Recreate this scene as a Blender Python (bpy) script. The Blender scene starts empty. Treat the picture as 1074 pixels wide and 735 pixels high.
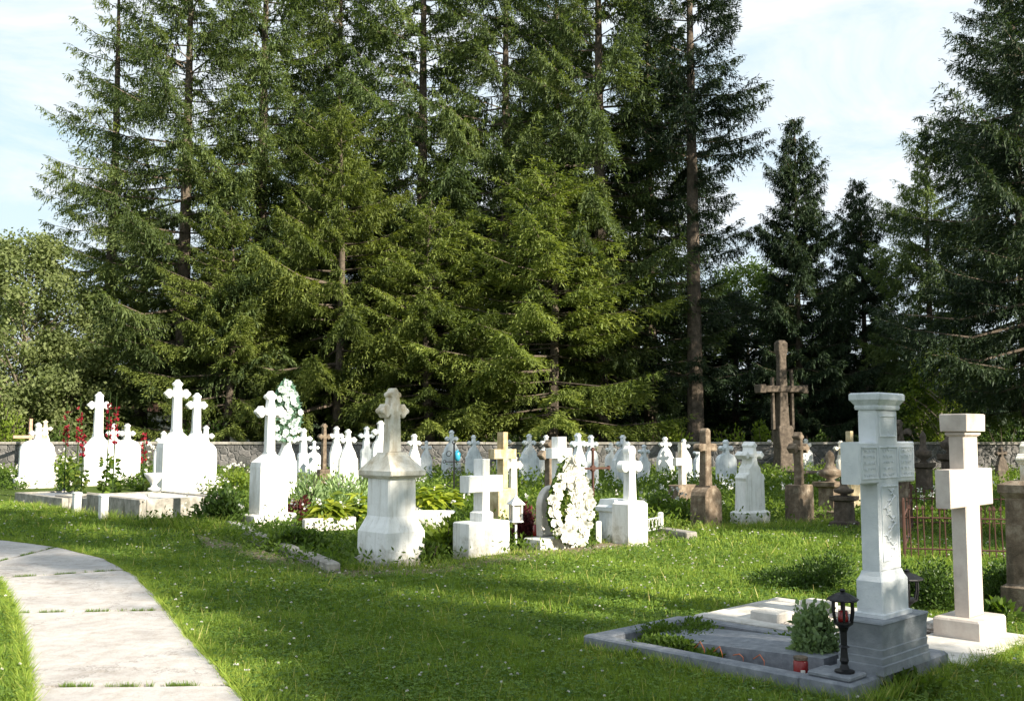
import bpy, bmesh, math, random
import numpy as np
from mathutils import Vector, Matrix
R = math.radians
random.seed(7)
rng = np.random.default_rng(11)
sc = bpy.context.scene
C = sc.collection

# ---------------------------------------------------------------- camera geometry (photo pixel -> ground)
FPX, CXP, CYP, CAMH = 1054.0, 537.0, 367.5, 1.6
PITCH = math.atan((455 - CYP) / FPX)
def ray(px, py):
    a = (px - CXP) / FPX; b = (CYP - py) / FPX
    return Vector((a, math.cos(PITCH) - b * math.sin(PITCH), math.sin(PITCH) + b * math.cos(PITCH)))
def gp(px, py, z=0.0):
    d = ray(px, py); t = (z - CAMH) / d.z
    return Vector((d.x * t, d.y * t, z))
def gd(px, Y):                       # point on ground at depth Y under column px
    return Vector(((px - CXP) / FPX * Y, Y, 0))
def zat(Y, px, py):                  # height of something seen at px,py standing at depth Y
    d = ray(px, py); return CAMH + d.z * Y / d.y
def topx(x, y):
    d = y * math.cos(PITCH) - CAMH * math.sin(PITCH) * 1.0
    zc = -CAMH * math.cos(PITCH) - y * math.sin(PITCH)
    d = y * math.cos(PITCH) + (-CAMH) * math.sin(PITCH)
    return CXP + FPX * x / d, CYP - FPX * zc / d
ROT = R(43.8)
U = Vector((-math.sin(ROT), math.cos(ROT), 0)); V = Vector((math.cos(ROT), math.sin(ROT), 0))

# ---------------------------------------------------------------- materials
def nt(name):
    m = bpy.data.materials.new(name); m.use_nodes = True
    t = m.node_tree; t.nodes.clear(); return m, t
def N(t, typ, **kw):
    n = t.nodes.new(typ)
    for k, v in kw.items():
        if k.startswith('i_'):
            key = k[2:]; key = int(key) if key.isdigit() else key
            n.inputs[key].default_value = v
        else: setattr(n, k, v)
    return n
def ramp(t, fac, stops):
    n = t.nodes.new('ShaderNodeValToRGB')
    e = n.color_ramp.elements
    while len(e) < len(stops): e.new(0.5)
    for i, (p, c) in enumerate(stops):
        e[i].position = p; e[i].color = (c[0], c[1], c[2], 1)
    t.links.new(fac, n.inputs[0]); return n.outputs[0]
def stone(name, cols, scale=6, bump=0.3, rough=0.85, fine=60, stain=None, bdist=0.01, dirt=None):
    m, t = nt(name); L = t.links.new
    co = N(t, 'ShaderNodeTexCoord'); geo = N(t, 'ShaderNodeNewGeometry')
    oi = N(t, 'ShaderNodeObjectInfo')
    add = N(t, 'ShaderNodeVectorMath', operation='ADD'); L(geo.outputs['Position'], add.inputs[0]); L(oi.outputs['Location'], add.inputs[1])
    n1 = N(t, 'ShaderNodeTexNoise', i_Scale=scale, i_Detail=6.0, i_Roughness=0.65); L(add.outputs[0], n1.inputs['Vector'])
    k = len(cols)
    c = ramp(t, n1.outputs[0], [(0.3 + 0.4 * i / max(1, k - 1), cols[i]) for i in range(k)])
    if stain:
        n3 = N(t, 'ShaderNodeTexNoise', i_Scale=scale * 0.45, i_Detail=8.0, i_Roughness=0.7)
        mp = N(t, 'ShaderNodeMapping'); mp.inputs['Scale'].default_value = (1, 1, 0.35); L(add.outputs[0], mp.inputs[0]); L(mp.outputs[0], n3.inputs['Vector'])
        f = ramp(t, n3.outputs[0], [(0.52, (0, 0, 0)), (0.68, (1, 1, 1))])
        mx = N(t, 'ShaderNodeMixRGB'); L(f, mx.inputs[0]); L(c, mx.inputs[1]); mx.inputs[2].default_value = (*stain, 1); c = mx.outputs[0]
    if dirt:
        sz_ = N(t, 'ShaderNodeSeparateXYZ'); L(geo.outputs['Position'], sz_.inputs[0])
        nd = N(t, 'ShaderNodeTexNoise', i_Scale=7.0, i_Detail=6.0, i_Roughness=.7); L(add.outputs[0], nd.inputs['Vector'])
        a1 = N(t, 'ShaderNodeMath', operation='MULTIPLY_ADD', i_1=-1.0, i_2=.75); L(nd.outputs[0], a1.inputs[0])
        a2 = N(t, 'ShaderNodeMath', operation='ADD'); L(a1.outputs[0], a2.inputs[0]); L(sz_.outputs['Z'], a2.inputs[1])
        fd = ramp(t, a2.outputs[0], [(.22, (.85, .85, .85)), (.50, (0, 0, 0))])
        mdx = N(t, 'ShaderNodeMixRGB'); L(fd, mdx.inputs[0]); L(c, mdx.inputs[1]); mdx.inputs[2].default_value = (*dirt, 1); c = mdx.outputs[0]
        mst = N(t, 'ShaderNodeMapping'); mst.inputs['Scale'].default_value = (9, 9, .8); L(add.outputs[0], mst.inputs[0])
        ns = N(t, 'ShaderNodeTexNoise', i_Scale=1.6, i_Detail=7.0, i_Roughness=.75); L(mst.outputs[0], ns.inputs['Vector'])
        fs_ = ramp(t, ns.outputs[0], [(.50, (0, 0, 0)), (.72, (.55, .55, .55))])
        ms2 = N(t, 'ShaderNodeMixRGB'); L(fs_, ms2.inputs[0]); L(c, ms2.inputs[1]); ms2.inputs[2].default_value = (dirt[0] * 1.1, dirt[1] * 1.1, dirt[2] * 1.2, 1); c = ms2.outputs[0]
    n2 = N(t, 'ShaderNodeTexNoise', i_Scale=float(fine), i_Detail=5.0, i_Roughness=0.7); L(add.outputs[0], n2.inputs['Vector'])
    ma = N(t, 'ShaderNodeMath', operation='ADD'); L(n1.outputs[0], ma.inputs[0]); L(n2.outputs[0], ma.inputs[1])
    b = N(t, 'ShaderNodeBump', i_Strength=bump, i_Distance=bdist); L(ma.outputs[0], b.inputs['Height'])
    p = N(t, 'ShaderNodeBsdfPrincipled', i_Roughness=rough); p.inputs['Specular IOR Level'].default_value = 0.3
    L(c, p.inputs['Base Color']); L(b.outputs[0], p.inputs['Normal'])
    o = N(t, 'ShaderNodeOutputMaterial'); L(p.outputs[0], o.inputs[0]); return m
def foliage(name, stops, trans=0.35, rough=0.6, transcol=1.25, tint=(1.1, 1.15, .5)):
    m, t = nt(name); L = t.links.new
    at = N(t, 'ShaderNodeAttribute', attribute_name='var')
    oi = N(t, 'ShaderNodeObjectInfo')
    c = ramp(t, at.outputs['Fac'], stops)
    hs = N(t, 'ShaderNodeHueSaturation')
    mr = N(t, 'ShaderNodeMapRange'); mr.inputs[3].default_value = 0.8; mr.inputs[4].default_value = 1.2
    L(oi.outputs['Random'], mr.inputs[0]); L(mr.outputs[0], hs.inputs['Value']); L(c, hs.inputs['Color']); c = hs.outputs[0]
    p = N(t, 'ShaderNodeBsdfPrincipled', i_Roughness=rough); p.inputs['Specular IOR Level'].default_value = 0.25
    L(c, p.inputs['Base Color'])
    tr = N(t, 'ShaderNodeBsdfTranslucent')
    mu = N(t, 'ShaderNodeMixRGB', blend_type='MULTIPLY'); mu.inputs[0].default_value = 1; mu.inputs[2].default_value = (transcol * tint[0], transcol * tint[1], transcol * tint[2], 1) if transcol != 1 else (.95, .95, .95, 1)
    L(c, mu.inputs[1]); L(mu.outputs[0], tr.inputs[0])
    mx = N(t, 'ShaderNodeMixShader'); mx.inputs[0].default_value = trans
    L(p.outputs[0], mx.inputs[1]); L(tr.outputs[0], mx.inputs[2])
    o = N(t, 'ShaderNodeOutputMaterial'); L(mx.outputs[0], o.inputs[0]); return m
def plain(name, col, rough=0.5, metal=0.0, emit=None):
    m, t = nt(name)
    p = N(t, 'ShaderNodeBsdfPrincipled', i_Roughness=rough, i_Metallic=metal)
    n = N(t, 'ShaderNodeTexNoise', i_Scale=35.0, i_Detail=4.0)
    c = ramp(t, n.outputs[0], [(0.3, [x * 0.7 for x in col]), (0.7, [min(1, x * 1.2) for x in col])])
    t.links.new(c, p.inputs['Base Color'])
    b = N(t, 'ShaderNodeBump', i_Strength=0.25, i_Distance=0.004); t.links.new(n.outputs[0], b.inputs['Height']); t.links.new(b.outputs[0], p.inputs['Normal'])
    o = N(t, 'ShaderNodeOutputMaterial'); t.links.new(p.outputs[0], o.inputs[0]); return m

M = {}
M['white'] = stone('white_painted_stone', [(.70, .70, .68), (.80, .80, .78), (.84, .84, .83)], 5, .35, .7, stain=(.60, .59, .55), dirt=(.30, .28, .20))
M['whiteshade'] = stone('weathered_shaded_white_stone', [(.50, .54, .57), (.66, .70, .72), (.74, .77, .78)], 5, .35, .8, stain=(.42, .44, .44), dirt=(.26, .27, .22))  # weathered white, with bluish tree shade put into the base colour
M['cream'] = stone('cream_weathered_stone', [(.46, .40, .30), (.68, .64, .55), (.76, .73, .66)], 6, .5, .85, stain=(.34, .25, .12), dirt=(.26, .20, .11))
M['tan'] = stone('tan_stone', [(.34, .26, .14), (.50, .41, .25), (.60, .52, .36)], 7, .6, .9, stain=(.22, .15, .07))
M['brown'] = stone('brown_lichened_stone', [(.08, .06, .042), (.16, .12, .085), (.30, .25, .19)], 8, .9, .95, stain=(.06, .05, .035))
M['darkstone'] = stone('dark_old_and_shaded_stone', [(.045, .035, .028), (.085, .068, .052), (.15, .12, .095)], 8, .9, .95)  # old dark stones; on the tall cross this tone stands for tree shade
M['grey'] = stone('grey_granite', [(.11, .122, .145), (.175, .188, .212), (.25, .262, .285)], 14, .4, .6, fine=160)
M['greycross'] = stone('blue_grey_marble', [(.50, .53, .55), (.60, .63, .65), (.68, .70, .71)], 9, .35, .6, stain=(.36, .39, .40))
M['limestone'] = stone('pinkish_limestone', [(.40, .345, .30), (.50, .44, .39), (.58, .53, .47)], 5, .3, .75, stain=(.36, .31, .27))
M['kerb'] = stone('old_kerb_stone', [(.16, .15, .13), (.28, .26, .23), (.42, .40, .36)], 6, .7, .9, stain=(.10, .10, .06))
M['palekerb'] = stone('pale_concrete', [(.40, .38, .34), (.52, .49, .45), (.62, .59, .55)], 6, .5, .9, stain=(.30, .28, .24))
M['blackiron'] = plain('black_iron', (.018, .018, .02), .45, .6)
M['rust'] = plain('rusty_iron', (.075, .032, .022), .8, .2)
M['whiteiron'] = plain('white_painted_iron', (.72, .72, .70), .5)
M['red'] = plain('red_glass', (.22, .012, .012), .2)
M['orange'] = plain('orange_wire', (.6, .16, .05), .5)
M['candle'] = plain('white_candle', (.75, .72, .66), .5)
M['blue'] = plain('blue_glass', (.04, .30, .45), .3)
M['glasslamp'] = plain('frosted_pane', (.45, .42, .36), .15)
M['wood'] = stone('old_pink_wood', [(.30, .18, .12), (.42, .28, .2), (.5, .36, .27)], 10, .5, .9)
M['bark'] = stone('spruce_bark', [(.05, .04, .03), (.10, .08, .06), (.18, .14, .11)], 5, 1.0, .95, fine=25, bdist=.03)
M['palebark'] = stone('pale_bark', [(.14, .12, .09), (.24, .2, .15), (.32, .28, .22)], 6, 1.0, .95, fine=25, bdist=.03)
M['soil'] = stone('bare_soil', [(.12, .09, .06), (.22, .17, .12), (.33, .27, .2)], 9, 1.0, .95, fine=90, bdist=.02)
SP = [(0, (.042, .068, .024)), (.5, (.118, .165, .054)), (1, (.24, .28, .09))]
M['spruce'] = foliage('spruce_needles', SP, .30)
M['spruce_shaded'] = foliage('shaded_spruce_needles', [(0, (.012, .026, .014)), (.5, (.034, .058, .026)), (1, (.07, .095, .036))], .2)  # needle colour darkened and blued to stand for spruces in shade
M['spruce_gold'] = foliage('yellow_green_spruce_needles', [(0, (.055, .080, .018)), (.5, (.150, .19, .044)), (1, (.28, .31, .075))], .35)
M['leaf'] = foliage('tree_leaves', [(0, (.04, .075, .015)), (.5, (.075, .12, .025)), (1, (.12, .17, .04))], .4)
M['paleleaf'] = foliage('pale_tree_leaves', [(0, (.075, .10, .035)), (.5, (.13, .16, .06)), (1, (.21, .24, .10))], .4)
M['bushleaf'] = foliage('sunny_bush_leaves', [(0, (.09, .14, .015)), (.5, (.15, .21, .025)), (1, (.24, .29, .04))], .45)
M['box'] = foliage('boxwood_leaves', [(0, (.03, .06, .012)), (.5, (.055, .10, .018)), (1, (.10, .17, .03))], .3, .45)
M['mint'] = foliage('pale_fleshy_leaves', [(0, (.14, .22, .09)), (.5, (.24, .34, .15)), (1, (.36, .45, .22))], .3, .5)
M['hosta'] = foliage('hosta_leaves', [(0, (.14, .20, .02)), (.5, (.26, .32, .03)), (1, (.42, .45, .06))], .4, .5)
M['weed'] = foliage('weed_leaves', [(0, (.035, .07, .012)), (.5, (.075, .125, .018)), (.85, (.14, .20, .03)), (1, (.22, .24, .05))], .4)
M['grass'] = foliage('grass_blades', [(0, (.06, .11, .016)), (.5, (.165, .25, .034)), (.85, (.29, .35, .06)), (1, (.46, .40, .16))], .32)
M['clover'] = foliage('clover_leaves', [(0, (.05, .12, .02)), (1, (.20, .30, .05))], .35)
M['petal'] = foliage('white_petals', [(0, (.70, .68, .60)), (1, (.82, .82, .78))], .3, .6, 1)
M['redpetal'] = foliage('red_petals', [(0, (.14, .006, .015)), (1, (.36, .02, .04))], .3, .6, 1)
M['darkred'] = foliage('dark_red_leaves', [(0, (.05, .01, .012)), (1, (.14, .03, .03))], .3, .6, 1)
M['bluepetal'] = foliage('blue_petals', [(0, (.05, .06, .25)), (1, (.15, .18, .5))], .3, .6, 1)
M['silver'] = foliage('silver_petals', [(0, (.40, .50, .46)), (1, (.66, .72, .70))], .2, .6, 1)
M['palegreen'] = foliage('dusty_green_leaves', [(0, (.10, .20, .14)), (1, (.22, .34, .26))], .3)

# ground
def ground_mat():
    m, t = nt('lawn_soil'); L = t.links.new
    g = N(t, 'ShaderNodeNewGeometry')
    n1 = N(t, 'ShaderNodeTexNoise', i_Scale=1.2, i_Detail=8.0, i_Roughness=.7); L(g.outputs['Position'], n1.inputs['Vector'])
    n2 = N(t, 'ShaderNodeTexNoise', i_Scale=40.0, i_Detail=5.0); L(g.outputs['Position'], n2.inputs['Vector'])
    ma = N(t, 'ShaderNodeMath', operation='ADD'); L(n1.outputs[0], ma.inputs[0]); L(n2.outputs[0], ma.inputs[1])
    c = ramp(t, ma.outputs[0], [(.35, (.030, .055, .008)), (.5, (.055, .085, .013)), (.65, (.085, .115, .02))])
    ma2 = N(t, 'ShaderNodeMath', operation='MULTIPLY', i_1=.5); L(ma.outputs[0], ma2.inputs[0])
    c = ramp(t, ma2.outputs[0], [(.35, (.035, .062, .009)), (.5, (.06, .095, .013)), (.65, (.09, .12, .022))])
    b = N(t, 'ShaderNodeBump', i_Strength=1.0, i_Distance=.05); L(n2.outputs[0], b.inputs['Height'])
    p = N(t, 'ShaderNodeBsdfPrincipled', i_Roughness=.95); p.inputs['Specular IOR Level'].default_value = .1
    L(c, p.inputs['Base Color']); L(b.outputs[0], p.inputs['Normal'])
    o = N(t, 'ShaderNodeOutputMaterial'); L(p.outputs[0], o.inputs[0]); return m
M['ground'] = ground_mat()
def path_mat():
    m, t = nt('path_concrete'); L = t.links.new
    g = N(t, 'ShaderNodeNewGeometry')
    n1 = N(t, 'ShaderNodeTexNoise', i_Scale=1.6, i_Detail=9.0, i_Roughness=.7); L(g.outputs['Position'], n1.inputs['Vector'])
    n2 = N(t, 'ShaderNodeTexNoise', i_Scale=45.0, i_Detail=6.0, i_Roughness=.8); L(g.outputs['Position'], n2.inputs['Vector'])
    n4 = N(t, 'ShaderNodeTexNoise', i_Scale=9.0, i_Detail=6.0, i_Roughness=.7); L(g.outputs['Position'], n4.inputs['Vector'])
    c = ramp(t, n1.outputs[0], [(.30, (.34, .315, .30)), (.45, (.45, .425, .41)), (.7, (.55, .525, .51))])
    c2 = ramp(t, n2.outputs[0], [(.3, (.72, .70, .68)), (.6, (1, 1, 1))])
    c4 = ramp(t, n4.outputs[0], [(.35, (.80, .76, .70)), (.55, (1, 1, 1))])
    mu = N(t, 'ShaderNodeMixRGB', blend_type='MULTIPLY', i_Fac=.8); L(c, mu.inputs[1]); L(c2, mu.inputs[2])
    mv = N(t, 'ShaderNodeMixRGB', blend_type='MULTIPLY', i_Fac=.8); L(mu.outputs[0], mv.inputs[1]); L(c4, mv.inputs[2])
    ck = N(t, 'ShaderNodeTexVoronoi', feature='DISTANCE_TO_EDGE', i_Scale=.55)
    cw = N(t, 'ShaderNodeMixRGB', blend_type='LINEAR_LIGHT', i_Fac=.35); L(g.outputs['Position'], cw.inputs[1]); L(n4.outputs['Color'], cw.inputs[2]); L(cw.outputs[0], ck.inputs['Vector'])
    cr = ramp(t, ck.outputs['Distance'], [(.0, (.35, .32, .28)), (.010, (1, 1, 1))])
    mc = N(t, 'ShaderNodeMixRGB', blend_type='MULTIPLY', i_Fac=.8); L(mv.outputs[0], mc.inputs[1]); L(cr, mc.inputs[2])
    ns = N(t, 'ShaderNodeTexNoise', i_Scale=2.6, i_Detail=8.0, i_Roughness=.8, i_Distortion=.8); L(g.outputs['Position'], ns.inputs['Vector'])
    sr = ramp(t, ns.outputs[0], [(.54, (1, 1, 1)), (.74, (.74, .67, .60))])
    mv = N(t, 'ShaderNodeMixRGB', blend_type='MULTIPLY', i_Fac=.75); L(mc.outputs[0], mv.inputs[1]); L(sr, mv.inputs[2])
    ma = N(t, 'ShaderNodeMath', operation='ADD'); L(n2.outputs[0], ma.inputs[0]); L(n4.outputs[0], ma.inputs[1])
    b = N(t, 'ShaderNodeBump', i_Strength=.6, i_Distance=.012); L(ma.outputs[0], b.inputs['Height'])
    p = N(t, 'ShaderNodeBsdfPrincipled', i_Roughness=.9)
    L(mv.outputs[0], p.inputs['Base Color']); L(b.outputs[0], p.inputs['Normal'])
    o = N(t, 'ShaderNodeOutputMaterial'); L(p.outputs[0], o.inputs[0]); return m
M['path'] = path_mat()
def rubble_mat():
    m, t = nt('rubble_stone_wall'); L = t.links.new
    g = N(t, 'ShaderNodeNewGeometry')
    nd = N(t, 'ShaderNodeTexNoise', i_Scale=2.0, i_Detail=3.0); L(g.outputs['Position'], nd.inputs['Vector'])
    mixv = N(t, 'ShaderNodeMixRGB', blend_type='LINEAR_LIGHT', i_Fac=.22); L(g.outputs['Position'], mixv.inputs[1]); L(nd.outputs['Color'], mixv.inputs[2])
    v = N(t, 'ShaderNodeTexVoronoi', feature='DISTANCE_TO_EDGE', i_Scale=3.6); L(mixv.outputs[0], v.inputs['Vector'])
    v2 = N(t, 'ShaderNodeTexVoronoi', i_Scale=3.6); L(mixv.outputs[0], v2.inputs['Vector'])
    n = N(t, 'ShaderNodeTexNoise', i_Scale=14.0, i_Detail=6.0); L(g.outputs['Position'], n.inputs['Vector'])
    bw = N(t, 'ShaderNodeRGBToBW'); L(v2.outputs['Color'], bw.inputs[0])
    c = ramp(t, bw.outputs[0], [(.2, (.085, .085, .08)), (.5, (.13, .125, .12)), (.8, (.19, .18, .17))])
    c2 = ramp(t, n.outputs[0], [(.3, (.6, .6, .6)), (.7, (1.1, 1.1, 1.1))])
    mu = N(t, 'ShaderNodeMixRGB', blend_type='MULTIPLY', i_Fac=1.0); L(c, mu.inputs[1]); L(c2, mu.inputs[2])
    f = ramp(t, v.outputs['Distance'], [(.02, (1, 1, 1)), (.07, (0, 0, 0))])
    mx = N(t, 'ShaderNodeMixRGB'); L(f, mx.inputs[0]); L(mu.outputs[0], mx.inputs[1]); mx.inputs[2].default_value = (.15, .145, .14, 1)
    h = ramp(t, v.outputs['Distance'], [(.0, (0, 0, 0)), (.12, (1, 1, 1))])
    b = N(t, 'ShaderNodeBump', i_Strength=.9, i_Distance=.04); L(h, b.inputs['Height'])
    p = N(t, 'ShaderNodeBsdfPrincipled', i_Roughness=.95); L(mx.outputs[0], p.inputs['Base Color']); L(b.outputs[0], p.inputs['Normal'])
    o = N(t, 'ShaderNodeOutputMaterial'); L(p.outputs[0], o.inputs[0]); return m
M['rubble'] = rubble_mat()
def roof_mat():
    m, t = nt('red_roof_tiles'); L = t.links.new
    co = N(t, 'ShaderNodeTexCoord')
    w = N(t, 'ShaderNodeTexWave', i_Scale=8.0, i_Distortion=.6); L(co.outputs['Object'], w.inputs['Vector'])
    n = N(t, 'ShaderNodeTexNoise', i_Scale=3.0); L(co.outputs['Object'], n.inputs['Vector'])
    c = ramp(t, n.outputs[0], [(.3, (.30, .11, .06)), (.7, (.48, .22, .13))])
    b = N(t, 'ShaderNodeBump', i_Strength=.8, i_Distance=.05); L(w.outputs[0], b.inputs['Height'])
    p = N(t, 'ShaderNodeBsdfPrincipled', i_Roughness=.85); L(c, p.inputs['Base Color']); L(b.outputs[0], p.inputs['Normal'])
    o = N(t, 'ShaderNodeOutputMaterial'); L(p.outputs[0], o.inputs[0]); return m
M['roof'] = roof_mat()
def carved_mat(name, cols, kind):
    m, t = nt(name); L = t.links.new
    co = N(t, 'ShaderNodeTexCoord')
    n = N(t, 'ShaderNodeTexNoise', i_Scale=9.0, i_Detail=6.0); L(co.outputs['Object'], n.inputs['Vector'])
    c = ramp(t, n.outputs[0], [(.3, cols[0]), (.7, cols[1])])
    v = N(t, 'ShaderNodeTexVoronoi', feature='SMOOTH_F1', i_Scale=32.0 if kind == 'vine' else 20.0); 
    mixv = N(t, 'ShaderNodeMixRGB', blend_type='LINEAR_LIGHT', i_Fac=.06); L(co.outputs['Object'], mixv.inputs[1]); L(n.outputs['Color'], mixv.inputs[2]); L(mixv.outputs[0], v.inputs['Vector'])
    n2 = N(t, 'ShaderNodeTexNoise', i_Scale=34.0, i_Detail=2.0, i_Distortion=3.0); L(co.outputs['Object'], n2.inputs['Vector'])
    r1 = ramp(t, n2.outputs[0], [(.44, (0, 0, 0)), (.52, (1, 1, 1)), (.60, (0, 0, 0))])
    ma = N(t, 'ShaderNodeMath', operation='ADD'); L(r1, ma.inputs[0]); L(v.outputs['Distance'], ma.inputs[1])
    b = N(t, 'ShaderNodeBump', i_Strength=.40, i_Distance=.007 if kind == 'vine' else .03); L(ma.outputs[0], b.inputs['Height'])
    p = N(t, 'ShaderNodeBsdfPrincipled', i_Roughness=.65); L(c, p.inputs['Base Color']); L(b.outputs[0], p.inputs['Normal'])
    o = N(t, 'ShaderNodeOutputMaterial'); L(p.outputs[0], o.inputs[0]); return m
M['carved'] = carved_mat('carved_marble_relief', [(.52, .55, .57), (.66, .68, .69)], 'vine')
M['carvedgrey'] = carved_mat('carved_grey_granite', [(.15, .165, .185), (.27, .29, .31)], 'block')

# ---------------------------------------------------------------- mesh builder
class MB:
    def __init__(s): s.v = []; s.f = []
    def add(s, vs, fs):
        o = len(s.v); s.v += [tuple(x) for x in vs]; s.f += [tuple(i + o for i in f) for f in fs]; return s
    def rings(s, rings, cap=True):
        n = len(rings[0]); vs = [p for r in rings for p in r]; fs = []
        for i in range(len(rings) - 1):
            for j in range(n):
                k = (j + 1) % n
                fs.append((i * n + j, i * n + k, (i + 1) * n + k, (i + 1) * n + j))
        if cap: fs.append(tuple(range(n - 1, -1, -1))); fs.append(tuple((len(rings) - 1) * n + j for j in range(n)))
        return s.add(vs, fs)
    def loft(s, prof, ch=.012, cx=0, cy=0):    # prof: (z, halfw, halfd)
        rs = []
        for z, a, b in prof:
            c = min(ch, a * .4, b * .4)
            rs.append([(cx + x, cy + y, z) for x, y in ((-a + c, -b), (a - c, -b), (a, -b + c), (a, b - c), (a - c, b), (-a + c, b), (-a, b - c), (-a, -b + c))])
        return s.rings(rs)
    def box(s, x0, x1, y0, y1, z0, z1, ch=.008):
        c = min(ch, (x1 - x0) * .2, (y1 - y0) * .2, (z1 - z0) * .3)
        a, b = (x1 - x0) / 2, (y1 - y0) / 2
        return s.loft([(z0, a - c, b - c), (z0 + c, a, b), (z1 - c, a, b), (z1, a - c, b - c)], ch=c, cx=(x0 + x1) / 2, cy=(y0 + y1) / 2)
    def tube(s, pts, rad, n=8, cap=True):
        pts = [Vector(p) for p in pts]; rs = []
        for i, p in enumerate(pts):
            d = (pts[min(i + 1, len(pts) - 1)] - pts[max(i - 1, 0)])
            d = d.normalized() if d.length > 1e-9 else Vector((0, 0, 1))
            a = d.cross(Vector((0, 0, 1)) if abs(d.z) < .9 else Vector((1, 0, 0))).normalized(); b = d.cross(a)
            r = rad[i] if hasattr(rad, '__len__') else rad
            rs.append([p + (a * math.cos(2 * math.pi * j / n) + b * math.sin(2 * math.pi * j / n)) * r for j in range(n)])
        return s.rings(rs, cap)
    def lathe(s, prof, n=16, cx=0, cy=0):
        return s.rings([[(cx + r * math.cos(2 * math.pi * j / n), cy + r * math.sin(2 * math.pi * j / n), z) for j in range(n)] for z, r in prof])
    def extrude(s, half, y0, y1, bev=.01):      # half outline (x>=0), bottom to top, mirrored
        o = list(half); l = [(-x, z) for x, z in reversed(half) if x > 1e-6]
        pts = o + l; bm = bmesh.new()
        fv = [bm.verts.new((x, y0, z)) for x, z in pts]
        f = bm.faces.new(fv)
        r = bmesh.ops.extrude_face_region(bm, geom=[f]); nv = [g for g in r['geom'] if isinstance(g, bmesh.types.BMVert)]
        bmesh.ops.translate(bm, verts=nv, vec=(0, y1 - y0, 0))
        bmesh.ops.recalc_face_normals(bm, faces=bm.faces)
        if bev:
            ed = [e for e in bm.edges if abs(e.verts[0].co.y - e.verts[1].co.y) < 1e-6]
            bmesh.ops.bevel(bm, geom=ed, offset=bev, segments=1, affect='EDGES', clamp_overlap=True)
        bm.verts.index_update()
        s.add([v.co[:] for v in bm.verts], [[v.index for v in ff.verts] for ff in bm.faces]); bm.free(); return s
    def build(s, name, mat, parent=None, smooth=False, jit=0):
        me = bpy.data.meshes.new(name); vs = s.v
        if jit: vs = [(x + random.uniform(-jit, jit), y + random.uniform(-jit, jit), z + random.uniform(-jit, jit)) for x, y, z in vs]
        me.from_pydata(vs, [], s.f); me.materials.append(M[mat] if isinstance(mat, str) else mat)
        bm = bmesh.new(); bm.from_mesh(me); bmesh.ops.recalc_face_normals(bm, faces=bm.faces); bm.to_mesh(me); bm.free()
        if smooth: me.shade_smooth()
        o = bpy.data.objects.new(name, me); C.objects.link(o)
        if parent: o.parent = parent
        return o
def tag(o, label=None, cat=None, group=None, kind=None):
    if label: o['label'] = label
    if cat: o['category'] = cat
    if group: o['group'] = group
    if kind: o['kind'] = kind
    return o
def thing(name, label, cat, loc, rz=0.0, group=None):
    o = bpy.data.objects.new(name, None); C.objects.link(o); o.empty_display_size = .1
    o.location = loc; o.rotation_euler = (0, 0, rz); return tag(o, label, cat, group)
def copy_tree(o, parent=None):
    c = o.copy(); C.objects.link(c)
    if parent: c.parent = parent
    for ch in list(o.children): copy_tree(ch, c)
    return c
def quads(name, P, var, mat, parent=None):
    P = np.asarray(P, dtype=np.float32); n = len(P)
    me = bpy.data.meshes.new(name)
    me.vertices.add(n * 4); me.vertices.foreach_set('co', P.reshape(-1))
    me.loops.add(n * 4); me.loops.foreach_set('vertex_index', np.arange(n * 4, dtype=np.int32))
    me.polygons.add(n); me.polygons.foreach_set('loop_start', np.arange(0, n * 4, 4, dtype=np.int32))
    me.update(calc_edges=True)
    a = me.attributes.new('var', 'FLOAT', 'POINT'); a.data.foreach_set('value', np.repeat(np.clip(var, 0, 1), 4).astype(np.float32))
    me.materials.append(M[mat])
    o = bpy.data.objects.new(name, me); C.objects.link(o)
    if parent: o.parent = parent
    return o
def unit(a): return a / np.maximum(np.linalg.norm(a, axis=-1, keepdims=True), 1e-9)
def diamonds(b, d, ln, w, nh, mid=.45):
    side = unit(np.cross(d, nh)); ln = ln[:, None]; w = w[:, None]
    return np.stack([b, b + d * ln * mid + side * w / 2, b + d * ln, b + d * ln * mid - side * w / 2], 1)
def rdir(g, n): return unit(g.normal(size=(n, 3)))

# ---------------------------------------------------------------- world, sun, camera
SUN_AZ = Vector((.76, -.65, 0)).normalized(); SUN_EL = R(27)
w = bpy.data.worlds.new('World'); sc.world = w; w.use_nodes = True; t = w.node_tree; t.nodes.clear(); L = t.links.new
sky = N(t, 'ShaderNodeTexSky', sky_type='NISHITA'); sky.sun_disc = False; sky.sun_elevation = SUN_EL
sky.sun_rotation = math.atan2(SUN_AZ.x, SUN_AZ.y); sky.air_density = 1.0; sky.dust_density = 1.0; sky.ozone_density = 1.0
tc = N(t, 'ShaderNodeTexCoord'); mp = N(t, 'ShaderNodeMapping'); mp.inputs['Scale'].default_value = (1.0, 1.0, 3.2); mp.inputs['Rotation'].default_value = (.15, .25, .4)
L(tc.outputs['Generated'], mp.inputs[0])
nz = N(t, 'ShaderNodeTexNoise', i_Scale=2.3, i_Detail=9.0, i_Roughness=.62, i_Distortion=.6); L(mp.outputs[0], nz.inputs['Vector'])
cf = ramp(t, nz.outputs[0], [(.38, (.12, .12, .12)), (.57, (1, 1, 1))])
sx = N(t, 'ShaderNodeSeparateXYZ'); L(tc.outputs['Generated'], sx.inputs[0])
hz = N(t, 'ShaderNodeMapRange'); hz.inputs[1].default_value = 0.0; hz.inputs[2].default_value = .38; hz.inputs[3].default_value = .9; hz.inputs[4].default_value = 0; L(sx.outputs['Z'], hz.inputs[0])
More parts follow.
